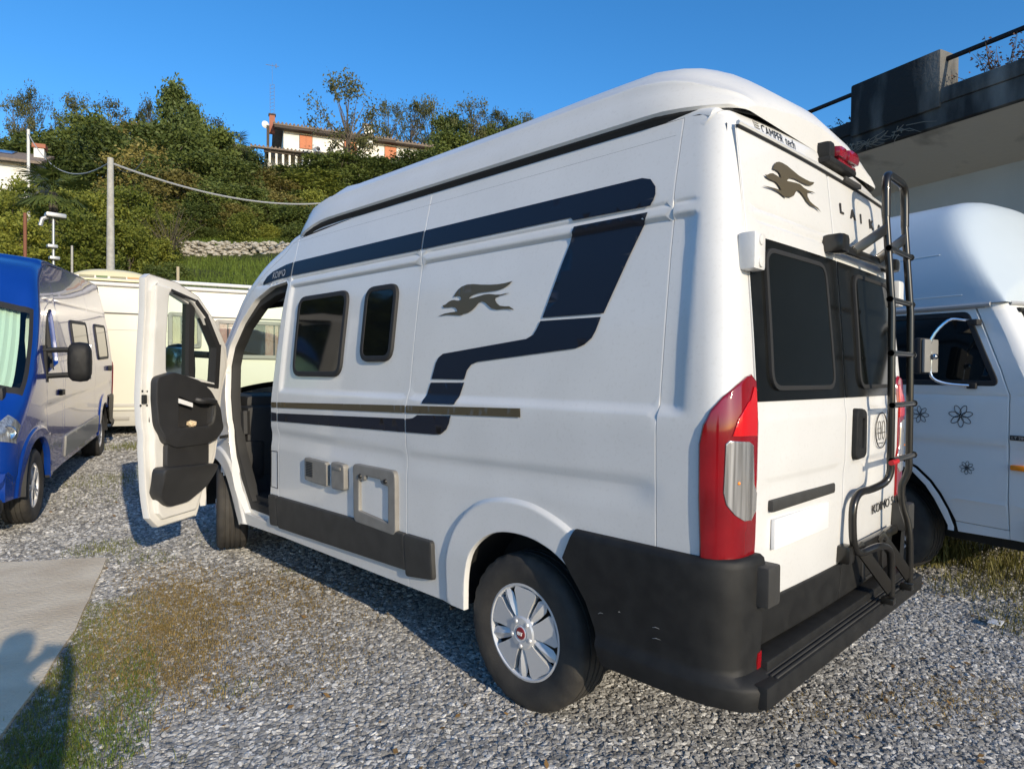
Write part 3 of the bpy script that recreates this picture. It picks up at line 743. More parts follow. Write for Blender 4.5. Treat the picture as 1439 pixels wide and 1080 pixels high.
LEAF = {'d': leaf_mat('dark_foliage', (.026,.045,.010), (.155,.19,.045)), 'c': leaf_mat('evergreen_foliage', (.024,.043,.014), (.135,.175,.048)),
        'l': leaf_mat('yellow_green_foliage', (.075,.105,.016), (.33,.34,.06), .35), 'b': leaf_mat('olive_brown_foliage', (.07,.066,.018), (.29,.245,.07)),
        'w': leaf_mat('thin_foliage', (.040,.050,.018), (.16,.16,.06), .35), 'r': leaf_mat('reddish_dry_foliage', (.06,.035,.022), (.16,.09,.055)),
        'g': leaf_mat('grass_green', (.065,.085,.014), (.25,.26,.06), .3), 'y': leaf_mat('dry_grass', (.24,.155,.045), (.48,.35,.13), .2)}
bark = mat('bark', (.07,.055,.04), .9, col2=(.12,.10,.075), scale=6, bump=.6, bscale=12)
def leaf_quads(V, F, c, s, r3):
    """one pointed leaf spray at c"""
    u = Vector((r3.gauss(0,1), r3.gauss(0,1), r3.gauss(0,.7))).normalized(); w = u.cross(Vector((r3.gauss(0,1), r3.gauss(0,1), r3.gauss(0,1)))).normalized()
    b = len(V); V += [c-u*s, c+w*s*.55, c+u*s, c-w*s*.55]; F.append((b, b+1, b+2, b+3))
def make_crown(kind, seed):
    r3 = random.Random(seed); V = []; F = []; tips = []
    nc, nl, cr, ls = {'d': (70,150,.105,.021), 'c': (80,130,.085,.018), 'l': (60,130,.10,.022), 'b': (70,110,.10,.019), 'w': (40,84,.08,.0145), 'bush': (50,130,.14,.028)}[kind]
    for k in range(nc):
        for _ in range(30):
            a = r3.random()*2*math.pi; z = r3.uniform(.12, 1.0) if kind != 'w' else r3.uniform(.42, 1.0); t = r3.random()**.5
            if kind == 'c': R = .46*(1-z)**.75+.03
            elif kind == 'bush': R = .5*math.sqrt(max(0, 1-((z-.35)/.66)**2))
            elif kind == 'w': R = .5*math.sqrt(max(0, 1-((z-.66)/.36)**2))
            else: R = .5*math.sqrt(max(0, 1-((z-.5)/.52)**2))
            if R > .02: break
        R *= r3.uniform(.72, 1.12)
        c = Vector((math.cos(a)*R*t, math.sin(a)*R*t, z-.04)); tips.append(c)
        sx = cr*r3.uniform(.6, 1.35)
        for _ in range(int(nl*r3.uniform(.6, 1.4))):
            d = Vector((r3.gauss(0,1), r3.gauss(0,1), r3.gauss(0,.75)))*sx*.62
            leaf_quads(V, F, c+d, ls*r3.uniform(.6, 1.4), r3)
    me = bpy.data.meshes.new('crown'); me.from_pydata([tuple(v) for v in V], [], F); me.materials.append(LEAF['d' if kind == 'bush' else kind])
    # trunk and limbs
    g = MB(); g.tube(smooth_path([(0,0,-.08), (r3.uniform(-.02,.02), 0, .2), (r3.uniform(-.04,.04), r3.uniform(-.03,.03), .5), (0,0,.82)], 3), [.022,.021,.020,.018,.016,.014,.012,.010,.007,.004][:10], 6)
    for c in r3.sample(tips, min(len(tips), 26 if kind == 'w' else 12)):
        z0 = max(.12, c.z*r3.uniform(.45,.7)); p0 = Vector((0,0,z0)); m_ = p0.lerp(c, .5)+Vector((r3.gauss(0,.02), r3.gauss(0,.02), -.02)); g.tube([p0, m_, c], [.010,.006,.002], 4, cap=False)
    tm = bpy.data.meshes.new('trunk'); tm.from_pydata([tuple(v) for v in g.v], [], [tuple(f) for f in g.f]); tm.materials.append(bark)
    return me, tm
CROWNS = {k: [make_crown(k, s*7+i) for i in range(n)] for s, (k, n) in enumerate((('d', 3), ('c', 2), ('l', 2), ('b', 2), ('w', 3), ('bush', 2)))}
KIND = {'d': ('leafy_tree', 'dark green bushy tree in the thicket on the hillside', 'dark trees on the hillside'), 'c': ('conifer_tree', 'tall pointed evergreen rising above the hillside thicket', 'pointed evergreens on the hillside'),
        'l': ('leafy_tree', 'yellow green leafy tree low on the bank behind the parked caravans', 'yellow green trees on the bank'), 'b': ('leafy_tree', 'olive brown autumn tree among the dark trees on the hillside', 'olive brown trees on the hillside'),
        'w': ('thin_tree', 'thin-crowned tree on the ridge with sky showing through', 'thin trees along the ridge')}
EXTRA = [(25.1,62.6,3.7,5.5,'d'),(27.8,64.2,2.5,4.3,'b'),(29.7,63.8,2.7,4.4,'d'),(30.5,60.1,2.3,4.9,'d'),(26.9,69.4,4.9,4.5,'d'),(37.8,58.6,2.8,4.5,'b'),(42.1,60.0,3.2,4.8,'d'),(46.5,61.3,4.6,5.8,'d'),(60.1,62.0,9.4,5.7,'d'),(56.8,62.6,8.7,5.5,'d'),(22.0,63.0,7.5,4.0,'w'),(20.3,64.7,6.8,6.0,'d')]
TREES = [(9.5,81.2,9.6,3.9,'w'),(11.7,84.7,11.2,3.4,'w'),(7.9,74.0,5.0,5.1,'d'),(11.6,73.3,6.0,6.0,'d'),(14.8,81.5,10.5,4.6,'w'),(17.4,79.0,9.8,4.8,'w'),(13.4,68.7,7.5,6.1,'d'),(15.9,66.2,7.0,5.1,'b'),(8.6,62.1,5.4,6.1,'d'),(11.6,56.3,6.2,5.9,'d'),(18.5,69.4,9.6,3.0,'w'),(16.0,54.9,10.1,5.6,'c'),(17.7,55.9,8.6,4.0,'c'),(18.1,52.7,6.2,5.0,'d'),(13.7,50.0,6.4,5.5,'d'),(11.6,47.7,5.0,4.7,'b'),(13.1,43.5,4.6,4.9,'d'),(16.1,44.8,4.0,4.8,'d'),(19.6,48.3,3.2,4.8,'b'),(20.9,47.0,2.3,4.8,'b'),(26.1,53.2,3.0,6.8,'d'),(28.1,51.2,4.2,5.6,'d'),(31.0,51.2,3.9,5.8,'d'),(23.6,47.1,2.9,5.6,'l'),(33.7,51.3,3.6,5.3,'d'),(38.0,52.7,4.2,6.4,'d'),(43.1,53.3,6.2,6.7,'d'),(33.1,57.8,12.2,6.6,'w'),(49.0,74.5,12.3,4.8,'w'),(53.9,76.1,13.9,5.2,'w'),(57.4,75.8,14.9,5.6,'w'),(53.8,62.7,11.9,5.9,'w'),(56.9,62.5,11.0,4.6,'w'),(62.7,62.4,11.1,4.2,'w'),(53.0,66.3,10.1,5.5,'d'),(3.2,36.3,3.6,2.4,'l'),(4.7,33.4,3.3,2.6,'l'),(5.5,32.5,3.1,2.6,'l'),(6.8,32.6,3.4,2.8,'l'),(6.8,29.8,2.5,2.0,'l'),(4.0,26.9,2.7,2.3,'l'),(10.5,37.5,3.4,3.9,'b'),(11.9,36.1,2.9,3.5,'d'),(13.9,36.9,2.4,3.3,'d'),(16.3,37.4,2.0,3.4,'b'),(18.2,38.3,1.8,3.6,'d'),(2.3,28.6,2.5,2.3,'l'),(5.4,27.0,2.2,1.8,'l'),(10.6,34.5,1.9,2.4,'d'),(12.3,34.3,1.7,2.4,'b'),(13.9,34.0,1.7,2.5,'d'),(2.4,32.8,3.1,2.0,'l')]
TREES += EXTRA
cnt = {}
def plant_tree(x, y, h, w, k, label=None, group=None, cat='tree', name=None):
    nm, lb, gr = KIND[k]; i = cnt.get(k, 0); cnt[k] = i+1
    t = empty(name or nm, label or lb, cat, (x, y, H(x, y)-.1), rnd.random()*6.28, group if label else gr)
    cm, tm = CROWNS[k][i % len(CROWNS[k])]
    for q, me in (('crown', cm), ('trunk', tm)):
        o = bpy.data.objects.new(q, me); COL.objects.link(o); o.parent = t
        o.scale = (w*1.2, w*1.2, (h+.1)*.95)
    return t
NAMED = {(9.5,81.2): 'thin tree at the far left end of the ridge', (11.7,84.7): 'second thin tree from the left end of the ridge', (14.8,81.5): 'thin open-crowned ridge tree above the solar-panel house, left one of a pair',
         (17.4,79.0): 'thin open-crowned ridge tree above the concrete pole, right one of a pair', (18.5,69.4): 'small thin tree close against the left side of the tallest evergreen', (22.0,63.0): 'thin tree between the tallest evergreen and the hilltop house',
         (33.1,57.8): 'tall bare-limbed tree standing in front of the hilltop house', (49.0,74.5): 'thin tree just right of the tall bare-limbed tree at the hilltop house', (53.9,76.1): 'second thin tree right of the tall bare-limbed tree on the ridge',
         (57.4,75.8): 'third thin tree right of the tall bare-limbed tree on the ridge', (53.8,62.7): 'widest thin tree on the ridge above the camper roof', (56.9,62.5): 'thin tree next to last on the ridge above the camper roof', (62.7,62.4): 'last thin tree peeking over the camper roof on the right',
         (16.0,54.9): 'tallest pointed evergreen rising above the hillside thicket', (17.7,55.9): 'shorter evergreen just right of the tallest one'}
for x, y, h, w, k in TREES: plant_tree(x, y, h, w, k, NAMED.get((x, y)), KIND[k][2])
for x, y, h, w in ((-9,16,6,5),(-13,14,7,6),(-17,12,7,6),(-22,10,8,7),(-8,20,7,5.5),(-14,20,8,6.5),(-26,5,8,7),(-5,24,7,5.5)):  # unseen trees added so the camper's side windows mirror dark foliage
    plant_tree(x, y, h, w, 'd', 'unseen dark tree added left of the yard for window reflections', 'unseen trees added left of the yard')
# bushes that fill the slope
bm_, bt_ = CROWNS['bush'][0][0], CROWNS['bush'][1][0]
bl2 = bm_.copy(); bl2.materials[0] = LEAF['b']; bl3 = bt_.copy(); bl3.materials[0] = LEAF['l']
for i in range(150):
    Z = rnd.uniform(33.5, 68); L = rnd.uniform(-.78*Z, .10*Z)
    if i < 26: Z = rnd.uniform(19, 30); L = rnd.uniform(-.78*Z, -.50*Z)
    elif i < 40: Z = rnd.uniform(32.5, 35); L = rnd.uniform(-.62*Z, -.2*Z)
    if -.42 < L/Z < -.10 and Z > 46: Z = rnd.uniform(34, 46); L = rnd.uniform(-.42,-.10)*Z
    x, y = xy(Z, L); s = rnd.uniform(1.5, 2.9)*(.62 if i < 40 else 1)
    o = bpy.data.objects.new('hillside_bush', rnd.choice([bm_, bm_, bt_, bl2, bl3])); COL.objects.link(o)
    o.location = (x, y, H(x, y)-.25); o.rotation_euler = (0, 0, rnd.random()*6.28); o.scale = (s, s, s*rnd.uniform(.6, .95))
    tag(o, 'low rounded bush in the dense growth covering the hillside', 'bush', 'bushes covering the hillside')

# grass on the bank below and above the stone wall, weeds and tufts in the yard
def blades(name, spots, m, label, seedheads=False, kind='stuff'):
    """spots: (x, y, height, lean)"""
    V = []; F = []
    for x, y, h, ln in spots:
        a = rnd.random()*6.28; d = Vector((math.cos(a), math.sin(a), 0)); w = Vector((-d.y, d.x, 0))*max(.0016, h*.022)
        p = Vector((x, y, H(x, y)-.004)); q = p+d*ln*h*.4+Vector((0,0,h*.6)); e = p+d*ln*h+Vector((0,0,h*(1-.35*ln)))
        b = len(V); V += [p-w, p+w, q-w*.8, q+w*.8, e]; F += [(b,b+1,b+3,b+2),(b+2,b+3,b+4)]
        if seedheads and rnd.random() < .10:
            b = len(V); s = .006; V += [e+Vector((s,0,0)), e+Vector((0,s,0)), e-Vector((s,0,0)), e-Vector((0,s,0)), e+Vector((0,0,2.2*s)), e-Vector((0,0,1.5*s))]
            F += [(b,b+1,b+4),(b+1,b+2,b+4),(b+2,b+3,b+4),(b+3,b,b+4),(b+1,b,b+5),(b+2,b+1,b+5),(b+3,b+2,b+5),(b,b+3,b+5)]
    o = link_mesh(name, V, F, m, None, False); return tag(o, label, None, None, kind)
def blob(cx, cy, rx, ry, rot, n, h0, h1, lean=.7):
    out = []; c, s = math.cos(rot), math.sin(rot)
    for _ in range(n):
        a, r = rnd.random()*6.28, min(1.15, rnd.random()**.6+rnd.gauss(0,.1)); u, v = r*math.cos(a)*rx, r*math.sin(a)*ry
        out.append((cx+u*c-v*s, cy+u*s+v*c, rnd.uniform(h0, h1), lean*rnd.uniform(.3, 1.3)))
    return out
edge = []
for k in range(9500):
    t = rnd.random()**1.0; y = 1.55+t*2.3; x = float(np.interp(y, [1.5,2.29,2.76,3.36,4.08], [-1.86,-1.60,-1.38,-1.13,-.9]))+abs(rnd.gauss(0, .21))+(.0 if rnd.random() < .8 else -.05)
    edge.append((x, y, rnd.uniform(.012, .05)*(1.4-.75*t), rnd.uniform(.3, 1.2)))
blades('grass', edge, LEAF['g'], 'green grass growing along the edge of the concrete slab')
blades('grass', blob(-1.12,2.35,.10,.6,-.32,1500,.012,.045)+blob(-1.45,1.95,.2,.3,-.3,1200,.02,.06), leaf_mat('fresh_grass', (.06,.11,.012), (.22,.30,.05), .35), 'fresh green grass beside the shadow at the slab edge')
blades('grass', blob(-.58,5.2,.28,.22,0,500,.02,.07)+blob(-.42,4.75,.2,.3,.4,300,.02,.05)+blob(-.05,7.3,.5,.5,0,300,.02,.06)+blob(.35,8.2,.7,.5,0,900,.03,.08)+blob(.25,3.6,.1,.1,0,50,.02,.05)+blob(-.75,2.05,.1,.1,0,70,.02,.05)+blob(.3,4.9,.3,.25,0,160,.02,.05)+blob(1.9,10.6,1.2,.5,-.3,1500,.05,.16), LEAF['g'], 'small green weed tufts between the stones')
dry = [(a-.1+rnd.gauss(0,.12), b, h*.55, 1.3) for a, b, h, q in edge if rnd.random() < .5]+blob(-.78,3.1,.36,.85,-.35,9500,.015,.045,1.4)+blob(-.3,3.2,.55,.7,0,5200,.012,.04,1.5)+blob(.0,2.9,.55,.7,.2,3800,.008,.03,1.5)+blob(-.55,2.3,.5,.5,0,2600,.01,.035,1.4)+blob(-.4,4.1,.35,.4,0,2200,.012,.035,1.4)+blob(-.35,2.0,.4,.3,0,700,.01,.03,1.5)+blob(-.95,2.4,.35,.5,-.4,1500,.015,.05,1.2)+blob(.1,3.6,.4,.4,0,900,.01,.03,1.4)+blob(1.55,-.3,.5,.22,-.5,1100,.012,.035,1.4)+blob(1.0,.1,.3,.2,-.4,450,.012,.03,1.4)
blades('dry_grass', dry, LEAF['y'], 'flattened dry brown grass and moss between the stones')
weeds = blob(4.1,.6,.6,.35,-.7,1600,.06,.26,.5)+blob(3.7,-.1,.5,.3,-.5,700,.03,.12,.7)+blob(3.05,-.45,.35,.3,0,600,.03,.11,.8)+blob(4.4,-.1,.5,.4,0,800,.05,.2,.6)
blades('weeds', weeds, leaf_mat('weed_green', (.08,.085,.02), (.26,.23,.08), .3), 'tall yellowing weeds with seed heads beside the white van', True)
LV = []; LF = []
for _ in range(700):
    Z = rnd.uniform(2, 9); L = rnd.uniform(-.8*Z, .8*Z); x, y = xy(Z, L)
    if 0 < x < 2.05 and y > 0: continue
    a = rnd.random()*6.28; s = rnd.uniform(.008, .022); u = Vector((math.cos(a), math.sin(a), rnd.gauss(0,.25))); w = Vector((-u.y, u.x, rnd.gauss(0,.3)))*.55; c = Vector((x, y, H(x, y)+.014)); b = len(LV)
    LV += [c-u*s, c+w*s, c+u*s, c-w*s]; LF.append((b,b+1,b+2,b+3))
tag(link_mesh('fallen_leaves', LV, LF, leaf_mat('dead_leaf', (.10,.05,.018), (.34,.21,.08), .1), None, False), 'small dead brown leaves scattered over the gravel', None, None, 'stuff')
bank = []
for _ in range(30000):
    Z = rnd.choice([rnd.uniform(15, 30), rnd.uniform(22, 30), rnd.uniform(31, 34)]); L = rnd.uniform(-.62*Z, -.24*Z); x, y = xy(Z, L); bank.append((x, y, rnd.uniform(.12, .4), rnd.uniform(.3, 1.0)))
g_ = blades('bank_grass', bank, leaf_mat('bank_green', (.065,.105,.014), (.22,.29,.05), .35), 'bright green grass on the bank below the stone wall')

# ------------------------------------------------------------------ hillside structures
sw = MB(); r4 = random.Random(5)
for k in range(1100):
    L = r4.uniform(-16.6, -8.2); Z = 30.35+r4.uniform(-.1, .25); x, y = xy(Z, L); z = 6.55+r4.uniform(0, .8); s = r4.uniform(.05, .14)
    bm = bmesh.new(); bmesh.ops.create_icosphere(bm, subdivisions=1, radius=1)
    vs = [Vector((x+v.co.x*s*1.3*r4.uniform(.8,1.2), y+v.co.y*s*1.1*r4.uniform(.8,1.2), z+v.co.z*s*.75*r4.uniform(.8,1.2))) for v in bm.verts]; bm.verts.index_update()
    sw.add(vs, [[v.index for v in f.verts] for f in bm.faces]); bm.free()
swo = empty('stone_wall', 'low pale rubble stone wall crossing the grassy bank', 'wall', (*xy(30.4, -12), 6.5))
sb = sw.build('rubble_stones', mat('rubble', (.30,.27,.22), .9, col2=(.46,.43,.37), scale=1.6, bump=.5, bscale=20), None, False); sb.parent = swo; sb.matrix_parent_inverse = Matrix.Translation(-swo.location); sb['kind'] = 'stuff'

def pole(name, label, cat, x, y, ztop, r0, r1, m, extra=None):
    b = H(x, y)-.2; g = MB(); n = 8; g.tube([(x, y, b+(ztop-b)*k/n) for k in range(n+1)], [r0+(r1-r0)*k/n for k in range(n+1)], 12)
    if extra: extra(g)
    o = g.build(name, m, None); return tag(o, label, cat)
pole('utility_pole', 'pale concrete utility pole standing behind the cream caravan', 'pole', 3.5, 21.8, 7.86, .125, .085, concrete)
pole('cable_pole', 'thin white pole beside the white house at the far left', 'pole', 3.64, 35.84, 12.3, .07, .06, mat('pole_white', (.62,.62,.6), .6))
def lampx(g):
    g.box((1.86,21.6,5.82), (2.35,21.95,5.95), .04); g.tube([(2.06,21.8,5.9), (1.8,21.8,5.75), (1.75,21.8,5.55)], .06, 8); g.box((1.9,21.65,4.95), (2.15,21.9,5.05), .03); g.box((1.95,21.65,4.62), (2.2,21.9,4.72), .03)
pole('floodlight_post', 'slim grey post carrying a floodlight head behind the blue van', 'lamp post', 2.06, 21.8, 5.95, .04, .035, mat('galvanised', (.42,.42,.41), .45, metal=.6), lampx)
pole('iron_post', 'rusty iron post behind the roof of the blue van', 'post', 1.48, 22.35, 5.95, .045, .045, mat('rust', (.20,.08,.045), .85))
pole('wire_post', 'thin pale fence post left of the concrete pole', 'post', 2.43, 21.39, 5.03, .03, .03, concrete)
pole('wooden_stake', 'short pale stake standing in the grass bank above the open door', 'post', 4.23, 18.18, 4.3, .045, .04, mat('pale_wood', (.42,.36,.24), .8))
def cable(name, label, a, b, sag, r=.022, m=None, sub=24):
    a, b = Vector(a), Vector(b); g = MB(); g.tube([a.lerp(b, t)-Vector((0,0,sag*4*t*(1-t))) for t in np.linspace(0, 1, sub)], r, 5)
    o = g.build(name, m or mat('cable_grey', (.40,.40,.40), .6), None); return tag(o, label, 'cable')
cable('overhead_cable', 'thick pale cable sagging from the concrete pole towards the right', (3.5,21.8,7.72), (13.67,25.84,9.2), .55, .03)
pole('utility_pole', 'concrete utility pole on the bank behind the white camper van', 'pole', 13.67, 25.84, 9.35, .12, .085, concrete)
cable('overhead_cable', 'sagging cable between the thin white pole and the concrete pole', (3.64,35.84,12.1), (3.5,21.8,7.75), .95, .02)
cable('overhead_cable', 'thin dark cable running up from the concrete pole into the trees', (3.5,21.8,7.7), (9.0,38,12.8), .5, .014, mat('cable_dark', (.06,.06,.06), .6))

# palm
def palm(name, label, x, y, ztrunk, R, n, m):
    z0 = H(x, y)-.1; t = empty(name, label, 'palm tree', (x, y, z0)); h = ztrunk-z0
    g = MB(); g.tube([(0,0,h*k/8) for k in range(9)], [.17-.004*k+.01*(k % 2) for k in range(9)], 9); g.build('trunk', bark, t)
    r5 = random.Random(11)
    V = []; F = []
    for i in range(n):
        a = 6.28*i/n+r5.gauss(0,.2); el = r5.uniform(-.5, 1.1); d = Vector((math.cos(a), math.sin(a), 0)); L = R*r5.uniform(.7, 1.1); droop = r5.uniform(.25,.6)
        st = [Vector((0,0,h))+d*L*.55*t_*math.cos(el)+Vector((0,0,L*.55*t_*math.sin(el)-droop*L*.3*t_*t_)) for t_ in np.linspace(0,1,4)]
        w = d.cross(Vector((0,0,1))); b = len(V)
        for k, p in enumerate(st): V += [p-w*.012, p+w*.012]
        for k in range(3): F.append((b+2*k, b+2*k+1, b+2*k+3, b+2*k+2))
        c = st[-1]; ax = (st[-1]-st[-2]).normalized(); up = w.cross(ax)
        for k in range(22):   # fan of narrow segments
            q = -1.9+3.8*k/21; dirn = (ax*math.cos(q)+w*math.sin(q)+Vector((0,0,-.25-.2*r5.random()))).normalized(); ln = L*.5*(1-.12*abs(q)); s = up.cross(dirn).normalized()*ln*.035 if up.cross(dirn).length > .01 else w*.02
            b = len(V); V += [c, c+dirn*ln*.5-s, c+dirn*ln, c+dirn*ln*.5+s]; F.append((b,b+1,b+2,b+3))
    o = link_mesh('crown', V, F, m, t, False)
    return t
palm('fan_palm', 'fan palm with drooping dead fronds left of the concrete pole', 3.57, 30.2, 8.4, 1.9, 30, LEAF['d'])
palm('fan_palm', 'fan palm poking out of the thicket left of the hilltop house', 21.23, 56.65, 20.9, 2.0, 26, LEAF['w'])
k = empty('bare_shrub', 'small nearly leafless shrub in front of the rubble stone wall', 'shrub', (7.33, 28.53, H(7.33,28.53)-.05))
g = MB(); r6 = random.Random(4); V = []; F = []
g.tube([(0,0,0),(.03,0,.6),(0,.02,1.0)], [.07,.06,.05], 6)
for i in range(46):
    a = r6.random()*6.28; e = r6.uniform(.35,1.3); L = r6.uniform(.9,1.7); p0 = Vector((0,0,r6.uniform(.5,1.05))); d = Vector((math.cos(a)*math.cos(e), math.sin(a)*math.cos(e), math.sin(e)))
    g.tube([p0, p0+d*L*.5+Vector((0,0,.05)), p0+d*L+Vector((0,0,.15))], [.02,.012,.004], 4, cap=False)
    for _ in range(26): leaf_quads(V, F, p0+d*L*r6.uniform(.4,1.05)+Vector((r6.gauss(0,.1),r6.gauss(0,.1),r6.gauss(0,.1)+.1)), .03, r6)
g.build('trunk', bark, k); link_mesh('crown', V, F, LEAF['b'], k, False)

# ------------------------------------------------------------------ houses on the hill
plaster = mat('cream_plaster', (.78,.75,.66), .9, col2=(.83,.80,.72), scale=.8, bump=.2, bscale=30)
tile_m = mat('grey_brown_roof_tiles', (.16,.125,.095), .85, col2=(.24,.19,.15), scale=7, bump=.5, bscale=25)
shutter_m = mat('terracotta_shutter', (.50,.17,.075), .7, col2=(.56,.20,.09), scale=9)
woodd = mat('dark_eaves', (.06,.045,.035), .8)
def hill_house():
    T = empty('hill_house', 'cream hilltop house with terracotta shutters and shallow tiled roof', 'house', (31.9, 71.5, 24.0), math.atan2(-.40, .916))
    # local x along the facade (to the right in view), local y away from the viewer
    def bx(nm, a, b, m, ch=0, par=T): g = MB(); g.box(a, b, ch); return g.build(nm, m, par, ch > 0)
    bx('wall', (.9,0,2.3), (20,7,5.05), plaster); bx('wall', (-1.1,.6,-1.5), (20,7,2.2), mat('shaded_plaster', (.62,.58,.5), .9))  # lower wall plaster darkened: the porch's shade is put into its colour
    g = MB()
    def roof(x0, x1, y0, y1, z0, z1, th=.16):
        vs = [(x0,y0,z0),(x1,y0,z0),(x1,y1,z1),(x0,y1,z1)]; vs += [(a,b,c-th) for a,b,c in vs]
        g.add(vs, [(0,1,2,3),(7,6,5,4),(0,4,5,1),(1,5,6,2),(2,6,7,3),(3,7,4,0)])
    roof(-.2,13.4,-1.0,4.0,5.15,6.0); roof(13.45,21,-1.0,4.0,4.95,5.8); roof(-.2,21,8,3.9,5.0,6.0)
    R = g.build('roof', tile_m, T, False)
    g = MB(); r = random.Random(2)
    for x in np.arange(-.1, 20.9, .42): g.tube([(x,-1.05,5.22 if x < 13.4 else 5.02), (x,4.0,6.07 if x < 13.4 else 5.87)], .12, 6)
    g.build('roof_tile_rows', tile_m, R)['kind'] = 'stuff'
    bx('eaves_board', (-.1,-.95,4.72), (20.9,-.05,4.98), woodd)
    g = MB(); vs = [(-2.6,-1.7,2.15),(20,-1.7,2.15),(20,.0,2.5),(-2.6,.0,2.5)]; vs += [(a,b,c-.16) for a,b,c in vs]
    g.add(vs, [(0,1,2,3),(7,6,5,4),(0,4,5,1),(1,5,6,2),(2,6,7,3),(3,7,4,0)]); lr = g.build('porch_roof', tile_m, T, False)
    g = MB()
    for x in np.arange(-2.5, 20, .42): g.tube([(x,-1.72,2.2), (x,.0,2.56)], .11, 6)
    g.build('roof_tile_rows', tile_m, lr)['kind'] = 'stuff'
    bx('porch_beam', (-1.2,-1.3,1.7), (9.5,-1.0,1.95), woodd)
    for x in (-.7,.0,.7,1.4,2.1,2.8,3.5,4.0,4.5,5.0): bx('porch_column', (x,-1.25,-.6), (x+.22,-1.05,1.7), plaster)
    bx('porch_wall', (-1.0,-1.35,-1.5), (6,-1.0,-.5), plaster)
    for x in (2.6, 7.6, 12.3, 17.0):
        w = bx('window', (x,-.03,2.95), (x+1.45,.06,4.55), woodd)
        bx('shutter', (x+.05,-.07,3.0), (x+.72,-.02,4.5), shutter_m, 0, w); bx('shutter', (x+.74,-.07,3.0), (x+1.4,-.02,4.5), shutter_m, 0, w)
    for x in (4.35, 5.75):
        a = bx('air_conditioner', (x,-.4,2.75), (x+.8,-.02,3.4), mat('appliance_white', (.68,.68,.66), .5), .03)
        g = MB(); g.lathe([(0,.012),(.2,.012),(.24,0)], 16, Matrix.Translation((x+.3,-.402,3.08)) @ Matrix.Rotation(R_(-90), 4, 'Z')); g.build('fan_grille', darkmetal, a)
        bx('bracket', (x,-.38,2.66), (x+.8,0,2.74), darkmetal, 0, a)
    ch = bx('chimney', (9.8,-.9,4.2), (10.75,-.1,6.25), plaster); bx('chimney_cap', (9.65,-1.05,6.27), (10.9,.05,6.5), tile_m, 0, ch)
    c2 = bx('chimney', (-.6,.8,4.6), (.0,1.4,6.6), mat('brick_red', (.34,.13,.08), .85)); bx('chimney_cap', (-.7,.7,6.62), (.1,1.5,6.75), woodd, 0, c2)
    bx('gutter_pipe', (-.9,.3,1.6), (-.6,.6,5.2), woodd)
    g = MB()
    for dx in (-.22, .22): g.tube([(-.3+dx,1.1,6.0), (-.3+dx,1.1,10.2)], .02, 5)
    for z in np.arange(6.4, 10.2, .4): g.tube([(-.52,1.1,z), (-.08,1.1,z+.2)], .018, 4)
    g.tube([(-.3,1.1,10.1), (-.3,1.1,12.6)], .012, 5); g.tube([(-1.0,1.1,12.3), (.4,1.1,12.3)], .03, 5); g.tube([(.1,1.1,12.1), (.1,1.1,12.55)], .05, 5)
    g.build('antenna_mast', mat('dull_grey_steel', (.16,.16,.17), .7), T)
    g = MB(); g.lathe([(0,.1),(.25,.06),(.42,-.05)], 16, Matrix.Translation((-1.0,.4,5.3)) @ Matrix.Rotation(R_(-70), 4, 'Z')); g.build('satellite_dish', mat('appliance_white', (.68,.68,.66), .5), T)
hill_house()
def side_house(name, label, loc, rz, w, zbase, solar):
    T = empty(name, label, 'house', loc, rz)
    g = MB(); g.box((-w,0,zbase), (0,6,3.4)); g.build('wall', mat('white_plaster', (.74,.73,.68), .9), T, False)
    g = MB(); vs = [(-w-.5,-.7,3.4),(.8,-.7,3.4),(.8,3.3,4.9),(-w-.5,3.3,4.9)]; vs += [(a,b,c-.18) for a,b,c in vs]; g.add(vs, [(0,1,2,3),(7,6,5,4),(0,4,5,1),(1,5,6,2),(2,6,7,3),(3,7,4,0)])
    r = g.build('roof', tile_m, T, False)
    if solar:
        pm = mat('solar_cells', (.035,.075,.20), .25, coat=.8, col2=(.05,.09,.24), scale=4)
        for i in range(4):
            for j in range(2):
                g = MB(); x = -1.3-i*1.25-(.7 if j == 0 else 0); y0 = .1+j*1.4; f = lambda y: 3.4+(y+.7)*.375+.09
                vs = [(x-1.2,y0,f(y0)),(x,y0,f(y0)),(x,y0+1.33,f(y0+1.33)),(x-1.2,y0+1.33,f(y0+1.33))]; vs += [(a,b,c-.05) for a,b,c in vs]
                g.add(vs, [(0,1,2,3),(7,6,5,4),(0,4,5,1),(1,5,6,2),(2,6,7,3),(3,7,4,0)]); g.build('solar_panel', pm, r, False)
        g = MB(); g.box((-.1,1.6,3.6), (.5,2.2,4.9)); c = g.build('chimney', mat('white_plaster', (.74,.73,.68), .9), r, False)
        g = MB(); g.box((-.2,1.5,4.92), (.6,2.3,5.2)); g.build('chimney_cap', mat('brick_red', (.34,.13,.08), .85), c, False)
side_house('neighbour_house', 'white house with solar panels on its roof at the far left', (6.5,54.0,12.0), math.atan2(-.35,.93), 9, -1.5, True)
side_house('distant_house', 'small pale house half hidden left of the hilltop house', (30.2,75.5,23.6), math.atan2(-.35,.93), 5, -1.5, False)

